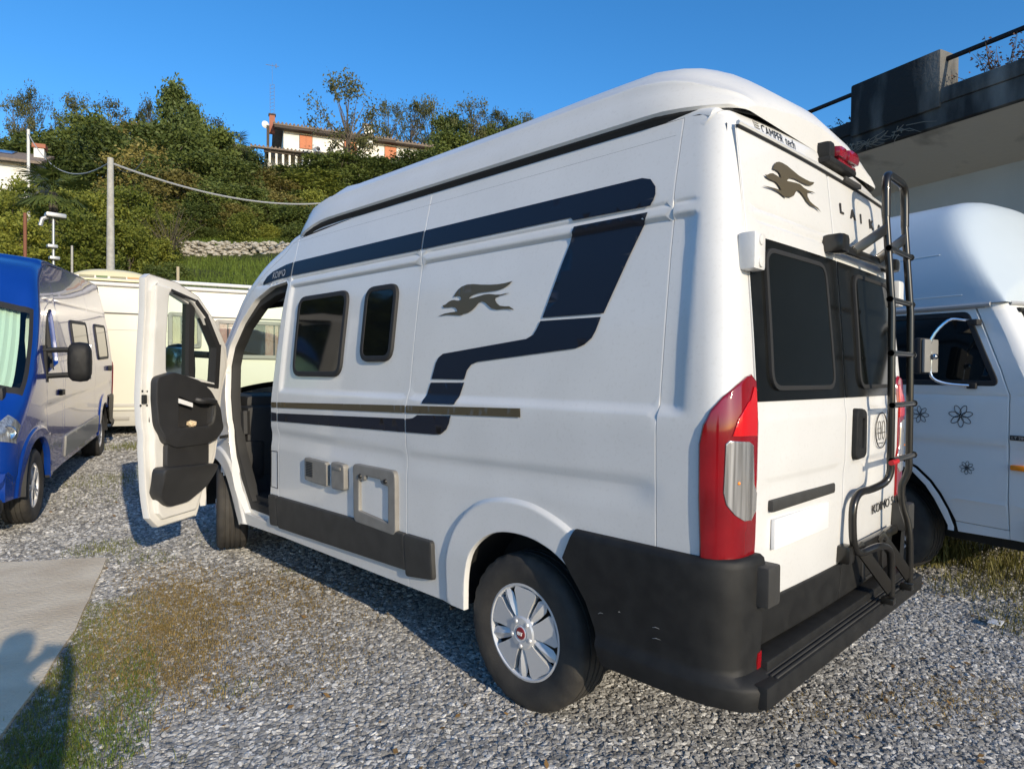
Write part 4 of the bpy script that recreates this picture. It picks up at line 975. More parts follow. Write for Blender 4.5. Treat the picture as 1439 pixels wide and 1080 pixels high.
# ------------------------------------------------------------------ building with the terrace on the right
BA = Vector((7.09, 1.2, 0)); be = Vector((math.sin(R_(17.8)), math.cos(R_(17.8)), 0)); bn = Vector((math.cos(R_(17.8)), -math.sin(R_(17.8)), 0))
BM = Matrix((bn, be, Vector((0,0,1)))).transposed().to_4x4(); BM.translation = BA
def terrace_building():
    T = empty('terrace_building', 'beige building with a stained concrete roof terrace overhanging its wall', 'building', BA, -R_(17.8))
    stain = mat('weathered_concrete', (.018,.018,.017), .9, col2=(.24,.23,.205), scale=1.6, bump=.9, bscale=30, detail=11, lo=.46, hi=.70, stretch=(1,1,.28))
    stain2 = mat('stained_soffit', (.58,.52,.42), .9, col2=(.13,.11,.085), scale=1.9, bump=.35, bscale=16, detail=9, lo=.56, hi=.80)
    wallm = mat('beige_render', (.44,.405,.345), .92, col2=(.55,.51,.44), scale=.6, bump=.25, bscale=40)
    def bx(nm, a, b, m, ch=0, par=T):
        g = MB(); g.box(a, b, ch); return g.build(nm, m, par, ch > 0)
    bx('wall', (1.15,-9,-.4), (9,14,4.44), wallm)
    bx('terrace_slab', (.02,-9.3,4.46), (9.2,14.2,4.70), stain)
    # tapering soffit under the slab edge
    g = MB(); vs = [(.10,-9.3,4.455),(1.17,-9.3,4.455),(1.17,-9.3,4.12),(.10,14.2,4.455),(1.17,14.2,4.455),(1.17,14.2,4.12)]
    g.add(vs, [(0,1,2),(5,4,3),(0,2,5,3),(1,4,5,2),(0,3,4,1)]); g.build('soffit', stain2, T, False)
    pr = bx('parapet_kerb', (.0,-9.3,4.705), (.22,14.2,4.88), stain, .015)
    bx('parapet_block', (-.02,-.18,4.66), (.36,.98,5.34), stain, .03)
    bx('parapet_block', (-.02,-5.8,4.66), (.36,-4.6,5.34), stain, .03)
    g = MB(); g.tube([(.12,-9.3,5.245), (.12,-.18,5.245)], .03, 8); g.tube([(.12,.98,5.28), (.12,14.2,5.28)], .03, 8)
    for y in (-8,-3.0,2.9,6,9,12): g.tube([(.12,y,4.85), (.12,y,5.26)], .02, 6)
    g.build('railing', mat('black_iron', (.02,.02,.022), .5, metal=.5), T)
    g = MB(); g.tube([(1.08,3.05,-.3), (1.08,3.05,4.15)], .05, 8); g.build('downpipe', mat('galvanised', (.42,.42,.41), .45), T)
terrace_building()
def dry_plant(name, label, s, n, hgt, m, spread):
    p = BM @ Vector((.35, s, 4.70)); t = empty(name, label, 'plant', p); V = []; F = []; g = MB(); r = random.Random(int(s*100)+50)
    for i in range(n):
        a = r.random()*6.28; e = r.uniform(.5,1.4); L = hgt*r.uniform(.6,1.1); x0 = Vector((0,0,0))+be*r.uniform(-spread,spread); d = Vector((math.cos(a)*math.cos(e), math.sin(a)*math.cos(e), math.sin(e)))
        g.tube([x0, x0+d*L*.5, x0+d*L+Vector((0,0,.04))], [.008,.005,.002], 4, cap=False)
        for _ in range(20): leaf_quads(V, F, x0+d*L*r.uniform(.35,1.05)+Vector((r.gauss(0,.03),r.gauss(0,.03),r.gauss(0,.03))), .018*r.uniform(.6,1.4), r)
    g.build('stem', bark, t); link_mesh('leaves', V, F, m, t, False)
def roots():
    p = BM @ Vector((.02, .75, 4.50)); t = empty('dry_roots', 'pale dry roots and creeper stems hanging below the dark parapet block', 'creeper', p); g = MB(); r = random.Random(8)
    for i in range(46):
        x0 = be*r.uniform(-.55,.75)+Vector((0,0,r.uniform(-.02,.10)))-bn*.035; d = be*r.gauss(0,.16)-bn*r.uniform(0,.03)
        g.tube([x0, x0+d*.6+Vector((0,0,-r.uniform(.02,.08))), x0+d+Vector((0,0,-r.uniform(.03,.13)))], [.005,.004,.002], 4, cap=False)
    g.build('stem', mat('dry_root', (.24,.21,.16), .9), t)
roots()
dry_plant('terrace_plant', 'small reddish dry plant left of the dark parapet block', 1.25, 26, .42, LEAF['r'], .18)
dry_plant('terrace_plant', 'large reddish dry shrub behind the rail at the right edge', -.95, 60, .62, LEAF['r'], .45)
GH = [(1.646,1.78),(1.593,1.791),(1.542,1.794),(1.494,1.796),(1.501,1.806),(1.513,1.815),(1.537,1.821),(1.574,1.821),(1.605,1.822),(1.616,1.833),(1.593,1.837),(1.574,1.847),(1.551,1.854),(1.528,1.855),(1.505,1.85),(1.487,1.849),(1.476,1.853),(1.476,1.861),(1.485,1.869),(1.504,1.874),(1.536,1.872),(1.522,1.889),(1.504,1.906),(1.479,1.918),(1.444,1.924),(1.396,1.923),(1.339,1.915),(1.276,1.909),(1.223,1.906),(1.175,1.907),(1.124,1.912),(1.139,1.9),(1.165,1.888),(1.199,1.88),(1.243,1.877),(1.3,1.877),(1.35,1.876),(1.384,1.871),(1.404,1.863),(1.416,1.853),(1.382,1.855),(1.34,1.861),(1.307,1.865),(1.274,1.865),(1.228,1.858),(1.196,1.856),(1.165,1.859),(1.134,1.858),(1.16,1.855),(1.199,1.851),(1.226,1.843),(1.227,1.832),(1.215,1.818),(1.193,1.804),(1.161,1.799),(1.13,1.797),(1.097,1.78),(1.104,1.779),(1.128,1.785),(1.167,1.788),(1.21,1.787),(1.248,1.795),(1.274,1.811),(1.297,1.826),(1.321,1.834),(1.34,1.829),(1.358,1.812),(1.382,1.796),(1.411,1.785),(1.452,1.781),(1.451,1.776),(1.48,1.776),(1.517,1.78),(1.573,1.784)]
GR = [(.358,2.193),(.407,2.2),(.459,2.204),(.513,2.206),(.499,2.218),(.48,2.228),(.46,2.231),(.424,2.23),(.396,2.233),(.386,2.242),(.404,2.244),(.429,2.255),(.456,2.261),(.482,2.259),(.518,2.256),(.518,2.267),(.507,2.276),(.486,2.279),(.457,2.279),(.469,2.297),(.488,2.311),(.517,2.32),(.549,2.322),(.588,2.32),(.637,2.312),(.692,2.303),(.752,2.301),(.801,2.301),(.846,2.308),(.831,2.295),(.803,2.285),(.765,2.279),(.71,2.279),(.652,2.28),(.611,2.276),(.584,2.267),(.572,2.256),(.613,2.261),(.66,2.266),(.696,2.268),(.73,2.26),(.772,2.258),(.816,2.262),(.849,2.26),(.802,2.256),(.76,2.246),(.759,2.23),(.779,2.214),(.815,2.206),(.858,2.201),(.89,2.187),(.862,2.192),(.831,2.196),(.781,2.197),(.747,2.207),(.721,2.223),(.694,2.234),(.662,2.238),(.642,2.224),(.623,2.207),(.586,2.193),(.552,2.19),(.548,2.183),(.525,2.187),(.489,2.194),(.437,2.196),(.396,2.194)]

def side_body(V, parent, paint, aperture_hole=True):
    """left flank in pressed panels with open joints, plain right flank, rear corners"""
    L = V.L; yf = V.yB; ym = 1.83
    ztop = {}
    top = [q for q in V.inset if q[0] > .30]
    def topz(y): return float(np.interp(y, *zip(*sorted([q for q in V.inset if q[1] > 2.0]))))
    rear = [(ym,.36),(ym,topz(ym))]+[(y, topz(y)) for y in (1.2,.7,.305)]+[(.305,.83),(.66,.83),(.69,.76)]+ARCH[::-1]
    panel_obj('rear_side_panel', paint, parent, rear, [], V.side, gy(.335, ym, .05, [.35]), GZ, gap=.0025, flange=.03, extra=flare_rows(FLARE))
    mid = [(yf,.36),(yf,topz(yf)),(2.6,topz(2.6)),(ym,topz(ym)),(ym,.36)]
    panel_obj('middle_side_panel', paint, parent, mid, [], V.side, gy(ym, yf, .05, [yf-.05,yf-.037,yf-.025,yf-.012]), GZ, gap=.0025, flange=.03)
    fr = [q for q in V.inset if q[0] > yf+.02 and q[1] > .3]
    fr = fr[:-3]
    front = [(yf,.36),(V.farch[0][0]-.02,.345)]+V.farch+[(V.farch[-1][0]+.03,.33)]+[(fr[-1][0]-.03,.34)]+fr[::-1]+[(yf, topz(yf))]
    panel_obj('front_side_panel', paint, parent, front, [V.apert], V.side, gy(yf, L, .06), GZ, gap=.0025, flange=.055, extra=flare_rows(V.fflare))
    # flange, seal and sill inside the door opening
    ap = V.apert
    def ring(d): return [(y+.075*smoothstep(3.6+V.dy, 4.1+V.dy, y)*smoothstep(.7, 1.0, z), z+.03*smoothstep(1.5, 1.9, z)) for y, z in shrink(ap, d)]
    panel_obj('door_frame', door_white, parent, shrink(ap, -.05), [ring(.06)], lambda y, z: (V.X(y, z)+.05, y, z), [], [], flange=.07, edge=.006, hole_flange=False)
    panel_obj('door_opening_seal', rubber, parent, ring(.034), [ring(.085)], lambda y, z: (V.X(y, z)+.042, y, z), [], [], flange=.07, edge=.006)
    # right flank
    fr2 = [q for q in V.inset if q[1] > .3][:-3]
    right = [(.305,.36),(.55,.36)]+[(y, z) for y, z in ARCH[::-1]][1:]+[(V.farch[0][0]-.02,.36)]+V.farch+[(fr2[-1][0]-.03,.34)]+[q for q in fr2[::-1] if q[0] > .36]+[(.305, topz(.305))]
    w = round_poly([(y+V.dy, z) for y, z in [(3.5,2.04),(3.75,2.03),(3.9,1.9),(4.1,1.6),(4.1,1.4),(3.5,1.45)]], .05, 3)
    panel_obj('right_side_panel', paint, parent, right, [w], V.mirror, gy(.4, L, .2), GZ[::4], flange=.03, fdir=(-1,0,0), face=(1,0,0))
    v, f = weld(*panel(densify(shrink(w, -.01), .1), [], lambda y, z: V.mirror(y, z, .012), [], [], flange=0, face=(1,0,0)))
    link_mesh('passenger_glass', v, f, cabglass, parent, True, 0)
    # rear corners
    ga = [0,.15,.3,.45,.6,.75,.9]+[1+i/14 for i in range(14)]+[2,2.2,2.4,2.6,2.8]
    poly = [(0.0,.83),(0.0,2.46),(1.0,2.448),(2.0,2.42),(3.0,2.39),(3.0,.83)]
    po = panel_obj('rear_corner_panel', paint, parent, poly, [], lambda a, z: V.corner(a, z), ga, [z for z in GZ if z > .86], h=.02, gap=.0, flange=0, edge=0, sharp=50)
    rc = po.copy(); COL.objects.link(rc); rc.parent = parent; rc.scale = (-1, 1, 1); rc.location = (W2, 0, 0)

def van_chassis(V, parent, wheels='cover', steer=0.0, front_lift=0.0):
    L = V.L
    g = MB(); g.box((.28,.12,.30), (1.77, L-.25, .42), .03); g.box((.5,.9,.22), (1.55,1.15,.34), .03)
    g.tube([(.55,.3,.30), (.55,1.6,.28), (.6,2.2,.30)], .05, 8)
    g.build('underbody', mat('underbody', (.02,.02,.02), .8), parent)
    for yy in (1.015, L-.948):
        for sx in (0, 1):
            lin = MB(); rows = []
            for k in range(17):
                a = math.pi*k/16; r = .47; rows.append([((.045+.30*j/2) if not sx else (W2-.045-.30*j/2), yy+r*math.cos(a), .33+r*math.sin(a)*1.0) for j in range(3)])
            lin.grid(rows); x = .345 if not sx else W2-.345
            lin.add([(x, yy+.47*math.cos(math.pi*k/16), .33+.47*math.sin(math.pi*k/16)) for k in range(17)], [tuple(range(17))])
            lin.build('wheel_arch_liner', rubber, parent)
            front = yy > 2
            build_wheel(parent, ((.06+.118) if not sx else W2-.178, yy, .345+(front_lift if front else 0)), wheels, steer if front else 0, -1 if not sx else 1)

def van_cab(V, parent, bulk=None):
    L = V.L; b = bulk or 2.75+V.dy
    g = MB(); g.box((.12, b, .50), (1.93, L-1.3, .56)); g.add([(prof(z)+.03 if k == 0 else W2-prof(z)-.03, b, z) for z in (.5,1.0,1.5,2.0,2.3) for k in (0,1)], [(2*i,2*i+1,2*i+3,2*i+2) for i in range(4)]); g.box((.25, b, 2.06), (1.8, L-1.75, 2.09), .01)
    g.box((1.86, b, .56), (1.92, L-1.3, 1.36)); g.add([(W2-prof(z)-.035, y, z) for z in (1.36,1.6,1.85,2.08) for y in (b, 3.34+V.dy)], [(2*i,2*i+1,2*i+3,2*i+2) for i in range(3)])
    g.box((.07, b, .56), (.10, 3.40+V.dy, 1.36)); g.add([(prof(z)+.035, y, z) for z in (1.36,1.6,1.85,2.08) for y in (b, 3.34+V.dy)], [(2*i,2*i+1,2*i+3,2*i+2) for i in range(3)])
    g.build('cab_lining', interior, parent)
    d = MB(); d.box((.16, L-1.28, .62), (1.89, L-.75, 1.22), .06); d.box((.2, L-1.18, 1.15), (1.85, L-.5, 1.30), .05); d.box((.85, L-1.38, .75), (1.2, L-1.1, 1.28), .05)
    d.box((.13, L-1.30, .42), (.30, L-.9, .95), .04)
    d.tube([(.16, L-1.26, 1.0), (.16, L-1.25, 1.18)], .035, 8)
    db = d.build('dashboard', interior, parent)
    g = MB(); c = Vector((.55, L-1.45, 1.16)); rows = []
    ax = Vector((0, -.55, .83)).normalized(); u = Vector((1, 0, 0)); v = ax.cross(u)
    g.tube([c+(u*math.cos(2*math.pi*k/24)+v*math.sin(2*math.pi*k/24))*.19 for k in range(24)], .016, 8, closed=True)
    g.tube([c+u*-.19, c, c+u*.19], .02, 8); g.tube([c, c+v*.18], .02, 8); g.tube([c, c-ax*.2+Vector((0,.15,-.1))], .03, 8)
    g.build('steering_wheel', interior, parent)
    for x in (.52, 1.5):
        st = MB(); y0 = L-2.25
        st.box((x-.24, y0, .84), (x+.24, y0+.52, 1.0), .05); st.box((x-.2, y0+.05, .56), (x+.2, y0+.45, .84), .03)
        M = Matrix.Translation((x, y0+.03, .95)) @ Matrix.Rotation(R_(14), 4, 'X'); st.box((-.24,-.07,0), (.24,.07,.68), .06, M); st.box((-.13,-.05,.70), (.13,.05,.90), .04, M)
        for sx in (-.27, .27): st.box((x+sx-.03, y0+.02, 1.12), (x+sx+.03, y0+.36, 1.17), .02)
        st.build('cab_seat', seat_m, parent)

def rear_end(V, parent, paint, camper=True):
    """rear doors, lamps and bumper"""
    for side in (0, 1):
        x0, x1 = (.219, 1.0205) if side == 0 else (1.0285, 1.831)
        fn = lambda x, z: (x, rear_at(x, z)-.004+.006*math.exp(-((z-2.105)/.008)**2)+.006*math.exp(-((z-2.062)/.008)**2)-.006*smoothstep(1.10,1.13,z)*smoothstep(1.36,1.33,z), z)
        zr = [.55,.7,.9,1.0,1.09,1.10,1.11,1.12,1.13,1.2,1.32,1.33,1.34,1.35,1.36,1.45,1.6,1.8,2.0,2.045,2.054,2.06,2.066,2.075,2.09,2.099,2.105,2.111,2.12,2.2,2.3]
        poly = round_poly([(x0,.52),(x1,.52),(x1,2.379),(x0,2.384)] if side == 0 else [(x0,.52),(x1,.52),(x1,2.384),(x0,2.379)], .012, 2)
        D = panel_obj('rear_door', paint, parent, poly, [], fn, gy(x0, x1, .1), zr, gap=.0025, flange=.05, fdir=(0,1,0), face=(0,-1,0))
        off = lambda d: (lambda x, z: (x, fn(x, z)[1]-d, z))
        xa, xb = (.222, 1.018) if side == 0 else (1.031, 1.80)
        pz = lambda nm, m, po, hs, d, fl=.003, par=D, **k: panel_obj(nm, m, par, po, hs, off(d), gy(xa, xb, .08), [1.45,1.6,1.75,1.9], flange=fl, fdir=(0,1,0), face=(0,-1,0), edge=.001, **k)
        if not camper: continue
        pz('window_band', rearglass, [(xa,1.402),(xb,1.402),(xb,1.995),(xa,1.995)], [], .005)
        g0 = .312 if side == 0 else 1.195
        gw = round_poly([(g0+.01,1.452),(g0+.57,1.452),(g0+.545,1.95),(g0+.02,1.95)], .06, 5)
        wn_ = pz('rear_window', darkglass, gw, [], .014, .012)
        pz('window_seal', rubber, shrink(gw, -.012), [shrink(gw, .004)], .0165, .013, par=wn_)
        # grey cladding at the foot of the door
        cl = [(xa,.52),(xb,.52),(xb,.676),(xa,.676)]
        panel_obj('door_cladding', bumper_m, D, cl, [], off(.012), gy(xa, xb, .1), [.6], flange=.012, fdir=(0,1,0), face=(0,-1,0), edge=.004)
        if side == 0:
            g = MB(); a = fn(.5,.95); y = a[1]
            g.box((.31,y-.016,1.0), (.92,y+.01,1.045), .012); g.build('plate_light_strip', trim_m, D)
            g = MB(); g.box((.335,y-.012,.862), (.855,y+.004,.972), .004); g.build('number_plate', plate_m, D)
            g = MB(); M = Matrix.Translation((.205, .045, 1.925)); g.box((-.045,-.036,-.066), (.042,.03,.066), .014, M)
            hb = g.build('white_hinge', white, D)
            g = MB()
            for dz in (-.045, .045): g.lathe([(0,.006),(.018,.004),(.021,-.004)], 14, Matrix.Translation((.205,.0085,1.925+dz*.85)) @ Matrix.Rotation(R_(-90), 4, 'Z'))
            g.build('hinge_cap', white_frp, hb)
            g = MB(); g.box((.165,-.055,.70), (.262,.03,.84), .012); g.build('hinge_cover', trim_m, D)
        else:
            # handle
            hp = round_poly([(1.108,1.345),(1.225,1.34),(1.235,1.135),(1.105,1.13)], .03, 4)
            h = panel_obj('door_handle', bumper_m, D, hp, [round_poly([(1.165,1.315),(1.215,1.31),(1.218,1.165),(1.17,1.165)], .015, 3)], off(.022), [], [], flange=.022, fdir=(0,1,0), face=(0,-1,0), edge=.008)
            g = MB(); y = fn(1.19,1.24)[1]; g.box((1.16,y-.007,1.16), (1.22,y+.01,1.32)); g.build('handle_recess', interior, h, False)
            g = MB(); y = fn(1.4,.58)[1]; g.box((1.30,y-.02,.535), (1.345,y+.004,.665), .004); g.box((1.60,y-.02,.535), (1.615,y+.004,.665), .003); g.box((1.30,y-.019,.535), (1.615,y+.004,.548), .003); g.build('cladding_step_rib', rubber, D)
            g = MB(); g.box((1.80,-.055,.70), (1.90,.03,.84), .012); g.build('hinge_cover', trim_m, D)
            g = MB(); M = Matrix.Translation((1.845, .045, 1.925)); g.box((-.042,-.036,-.066), (.045,.03,.066), .014, M); g.build('white_hinge', white, D)
        dec = lambda nm, po, m, d=.0075: link_mesh(nm, *weld(*panel(po, [], off(d), [], [], flange=0, face=(0,-1,0), h=.05)), m, D, True, 0)
        if side == 0:
            dec('running_dog_emblem', GR, bronze)
        else:
            for i, ch in enumerate('LAIKA'):
                x = 1.135+i*.142; y = fn(x, 2.25)[1]-.0045
                text_obj(ch, .062, dark_text, frame((x, y, 2.232), (1, 0, 0), (0, .08, 1)), D, xs=1.55 if ch != 'I' else 1.3, bold=.002)
            text_obj('KOIMO 5.4', .062, dark_text, frame((1.425, fn(1.6,.85)[1]-.0105, .835), (1, 0, .02), (0, 0, 1)), D, xs=1.3)
            ring = MB(); cx, cz, rr = 1.50, 1.235, .085; y = fn(cx, cz)[1]-.0085
            ring.tube([(cx+rr*math.cos(t), y, cz+rr*math.sin(t)) for t in np.linspace(0, 2*math.pi, 33)[:-1]], .003, 4, closed=True)
            for dx in (-.03, .03):
                ring.tube([(cx+dx+.022*math.sin(t)*(1.15-.55*math.cos(t*1) if False else 1), y, cz+.045*math.cos(t)) for t in np.linspace(0, 2*math.pi, 17)[:-1]], .0018, 4, closed=True)
            ring.tube([(cx-.055, y, cz-.012), (cx+.058, y, cz-.012)], .002, 4); ring.tube([(cx-.045, y, cz+.01), (cx-.012, y, cz+.01)], .0018, 4)
            ring.tube([(cx-.03, y, cz-.062), (cx+.035, y, cz-.062)], .0022, 4)
            ring.build('round_sticker', dark_text, D)
    g = MB()
    for xa, xb in ((1.0,1.05), (.20,.232), (1.818,1.85)):
        zz = list(np.linspace(.53, 2.36, 16)); g.add([(x, rear_at(x, z)+.022, z) for z in zz for x in (xa, xb)], [(2*i, 2*i+1, 2*i+3, 2*i+2) for i in range(15)])
    g.add([(x, rear_at(x, z)+.024, z) for z in (2.35, 2.40) for x in np.linspace(.2,1.85,8)], [(i, i+1, i+9, i+8) for i in range(7)])
    g.build('door_gap_seal', interior, parent, False)
    # lamps
    lampP = [(1.10,.872),(1.07,1.07),(1.07,1.255),(1.12,1.32),(1.23,1.37),(1.43,1.415),(1.7,1.455),(1.95,1.485),(2.3,1.492),(2.88,1.47),(2.93,1.31),(2.93,1.085),(2.95,.985),(2.9,.872)]
    clearP = [(1.5,1.262),(1.56,1.272),(1.98,1.265),(2.4,1.25),(2.55,1.115),(2.86,1.085),(2.82,1.025),(2.3,.995),(1.9,1.0),(1.68,1.025),(1.52,1.06),(1.47,1.1)]
    brightP = [(1.62,1.29),(1.72,1.345),(1.95,1.40),(2.45,1.452),(2.75,1.45),(2.78,1.285)]
    ga = [1+i/14 for i in range(30)]
    for side in (0, 1):
        def cf(d):
            def f(a, z):
                p = V.corner(a, z, d); return p if side == 0 else Vector((W2-p.x, p.y, p.z))
            return f
        fd = (.7,.7,0) if side == 0 else (-.7,.7,0); fc = (-.7,-.7,0) if side == 0 else (.7,-.7,0)
        lp = panel_obj('tail_lamp', lamp_red, parent, lampP, [], cf(.012), ga, [.9,1.0,1.1,1.2,1.3,1.36,1.41,1.45], h=.06, flange=.012, fdir=fd, face=fc, edge=.006, sharp=50)
        panel_obj('brake_lens', lamp_bright, lp, brightP, [], cf(.0155), ga, [1.32,1.36,1.41], h=.06, flange=.004, fdir=fd, face=fc, edge=.002, sharp=50)
        cl = panel_obj('reversing_lens', lamp_clear, lp, clearP, [], cf(.016), ga, [1.05,1.1,1.15,1.2], h=.05, flange=.005, fdir=fd, face=fc, edge=.003, sharp=50)
        p = cf(.017)(1.75,1.13); g = MB(); g.lathe([(0,.003),(.005,.002),(.007,-.003)], 10, Matrix.Translation(p) @ Matrix.Rotation(R_(45 if side == 0 else 135), 4, 'Z') @ Matrix.Scale(-1, 4, (1,0,0)))
        g.build('bulb', lamp_orange, cl)
    # bumper: corner pieces and a ribbed step
    for side in (0, 1):
        mx = (lambda x: x) if side == 0 else (lambda x: W2-x)
        path = [(.006,.70),(.006,.60),(.004,.40),(.004,.24),(.008,.16),(.022,.085),(.06,.035),(.12,.012),(.18,.004),(.225,.002)]
        rows = []
        for z, d in ((.365,.03),(.372,.008),(.40,-.002),(.44,-.008),(.455,-.005),(.475,.012),(.50,.016),(.60,.010),(.75,.003),(.84,.001),(.862,.006),(.872,.02),(.872,.06)):
            row = []
            for i, (x, y) in enumerate(path):
                yy = y
                if i <= 2:   # front edge follows the wheel arch
                    ye = float(np.interp(z, [.36,.402,.585,.702,.752,.865], [.518,.535,.597,.706,.73,.675])); yy = ye-(i*.06)
                nx = 1 if i < 5 else max(0, 1-(i-4)/4); ny = 1 if i > 7 else max(0, (i-4)/4)
                sub = 1.0; ext = -.055*smoothstep(.47,.45,z) if i > 6 else (-.03*smoothstep(.47,.45,z) if i == 6 else 0)
                row.append((mx(x+d*nx-.006), yy+d*ny-.02*(i > 5)+ext, z))
            rows.append(row)
        g = MB(); g.grid(rows, flip=(side == 1)); g.build('bumper_corner', bumper_m, parent, sharp=50)
        g = MB(); p = [(.188,.46),(.222,.464),(.224,.532),(.198,.528)]
        g.prism(p, .02, lambda a, b, h: (mx(a), -.006+h, b)); g.build('reflector', lamp_red, parent, False)
    st = MB()
    st.box((.10,-.085,.385), (1.95,.02,.462), .012)
    st.box((.22,-.03,.40), (1.83,.10,.50), .01)
    so = st.build('bumper_step', bumper_m, parent)
    for k in range(5):
        g = MB(); y = -.074+k*.019; g.box((.20,y,.455), (1.87,y+.009,.4675), .002); g.build('tread_rib', trim_m, so)

def camper():
    V = Van(5.413, 3.45)
    T = empty('camper_van', 'white high-roof camper van with navy stripes, rear ladder and open front door', 'camper van')
    shell, _ = build_wrap(V, T, white)
    side_body(V, T, white)
    van_chassis(V, T, 'cover', R_(-21), .045)
    van_cab(V, T)
    rear_end(V, T, white)
    # number plate light, header lettering
    # ---- pop-top
    olz = lambda y: float(np.interp(y, *zip(*sorted([q for q in V.ol if q[1] > 2.1 and q[0] > .14]))))
    def zb_(y): return 2.494-.014*smoothstep(.45,.12,y) if y < 2.9 else 2.494+(olz(y)-.10-2.494)*smoothstep(2.9,3.45,y)
    def top_(y): return float(np.interp(y, [3.0,3.15,3.3,3.5,3.65,3.8,3.92], [2.846,2.826,2.785,2.70,2.605,2.495,2.385]))
    def h_end(y):
        if y < 3.0: return min(1, max(0, (y-.112)/.42))**.42*(1.03+.05*math.exp(-((y-.75)/.5)**2))*(.86+.14*smoothstep(.15,.4,y))
        return max(0, (top_(y)-zb_(y)-.03)/.30)
    def fx_(y): return float(np.interp(y, [3.2,3.35,3.5,3.65,3.8,3.92], [0,.03,.10,.20,.34,.5]))+.16*(1-min(1, max(0, (y-.115)/.30))**.5)**1.5
    ys = [.115,.12,.135,.16,.2,.25,.31,.38,.46,.55,.7,.9,1.2,1.5,1.8,2.1,2.4,2.65,2.9,3.0,3.1,3.2,3.3,3.4,3.5,3.6,3.7,3.78,3.85,3.92]
    rows = []
    for y in ys:
        e = h_end(y); zb = zb_(y); x0 = .158+fx_(y)
        sec = [(x0+.01,zb-.012),(x0,zb),(x0+.008,zb+.03*e),(x0+.035,zb+.085*e),(x0+.066,zb+.135*e),(x0+.066,zb+.147*e),(x0+.075,zb+.156*e),(x0+.105,zb+.162*e),(x0+.155,zb+.205*e),(x0+.21,zb+.245*e),(x0+.28,zb+.272*e),(x0+.40,zb+.288*e+.012),(1.025,zb+.30*e+.025)]
        sec = [(a, b+.05*max(0, 1-((a-1.025)/(1.025-x0))**2)*smoothstep(.6,.2,y)) for a, b in sec]
        rows.append([(a, y, b) for a, b in sec]+[(W2-a, y, b) for a, b in sec[-2::-1]])
    g = MB(); g.grid(rows); n = len(rows[0])
    g.add(rows[0], [tuple(range(n))]); g.add(rows[-1], [tuple(range(n-1, -1, -1))])
    pt = g.build('pop_top_roof', white_frp, T, sharp=50)
    g = MB(); sk_ = [[((x0_+dx) if sd == 0 else W2-(x0_+dx), y, zb_(y)+dz) for dx, dz in ((.011,-.011),(.022,-.03),(.075,-.085))] for sd in (0, 1) for y in [.16,.2,.25,.31,.4,.6,1.0,1.6,2.2,2.8,3.0,3.1,3.2,3.3,3.4,3.5,3.6,3.7,3.8] for x0_ in [.158+fx_(y)]]
    g.grid(sk_[:19]); g.grid(sk_[19:]); g.build('roof_seal_skirt', rubber, pt, True, 0)
    g = MB(); pa = []
    for y in [3.42,3.34,3.25,3.1,2.8,2.4,2.0,1.5,1.0,.6,.42,.32,.25,.2,.17,.15]:
        pa.append((.176+fx_(y), y+.006*(y < .2), zb_(y)-.012+.03*smoothstep(3.3,3.42,y)))
    pa += [(x, .132, 2.470+.06*(1-((x-1.025)/.7)**2)) for x in (.42,.55,.7,.85,1.025)]
    pa += [(W2-p[0], p[1], p[2]) for p in pa[-2::-1]]
    g.tube(pa, [(.004 if p[1] > 3.38 else .008 if p[1] > 3.3 else .009) if p[1] > .3 else (.009 if p[1] > .16 else .006) for p in pa], 8); g.build('roof_gasket', rubber, pt)
    # ---- flank graphics
    lift = -.0045
    def decal(nm, po, m, hs=(), h=.012, d=lift):
        ys_ = [p[0] for p in po]; zs_ = [p[1] for p in po]
        ga = gy(min(ys_), max(ys_), .06); gb = [z for z in GZ if min(zs_) < z < max(zs_)]
        return link_mesh(nm, *weld(*panel(po, list(hs), lambda y, z: V.side(y, z, d), ga, gb, flange=0, h=h)), m, T, True, 0)
    decal('upper_stripe', [(1.825,2.249),(.5,2.251),(.457,2.251),(.416,2.238),(.389,2.204),(.385,2.173),(.392,2.15),(.405,2.132),(.785,2.136),(.798,2.150),(1.825,2.147)], navy)
    decal('upper_stripe', [(3.303,2.249),(1.835,2.249),(1.835,2.147),(3.303,2.152)], navy)
    decal('upper_stripe', [(3.318,2.249),(3.42,2.243),(3.505,2.231),(3.62,2.212),(3.70,2.183),(3.747,2.145),(3.752,2.127),(3.659,2.135),(3.527,2.146),(3.318,2.152)], navy)
    decal('slanted_stripe', [(.775,2.108),(.412,2.108),(.589,1.734),(.918,1.734)], navy)
    decal('stepped_stripe', [(.928,1.72),(.601,1.72),(.621,1.667),(.639,1.637),(.673,1.612),(.717,1.598),(1.31,1.547),(1.354,1.534),(1.382,1.506),(1.397,1.462),(1.65,1.462),(1.627,1.542),(1.608,1.57),(1.576,1.588),(1.004,1.645),(.963,1.662),(.945,1.687)], navy)
    decal('lower_stripe_block', [(1.654,1.443),(1.395,1.447),(1.435,1.342),(1.692,1.337)], navy)
    decal('lower_stripe', [(1.825,1.252),(1.794,1.254),(1.763,1.259),(1.726,1.276),(1.458,1.286),(1.469,1.251),(1.491,1.218),(1.536,1.191),(1.581,1.187),(1.825,1.181)], navy)
    decal('lower_stripe', [(3.303,1.209),(1.835,1.252),(1.835,1.181),(3.303,1.154)], navy)
    decal('lower_stripe', [(3.398,1.211),(3.318,1.209),(3.318,1.154),(3.40,1.151)], navy)
    decal('bronze_stripe', [(1.825,1.321),(.99,1.342),(.986,1.304),(1.825,1.282)], bronze)
    decal('bronze_stripe', [(3.303,1.283),(1.835,1.321),(1.835,1.282),(3.303,1.247)], bronze)
    decal('bronze_stripe', [(3.395,1.28),(3.318,1.283),(3.318,1.247),(3.396,1.245)], bronze)
    decal('running_dog_emblem', GH, bronze)
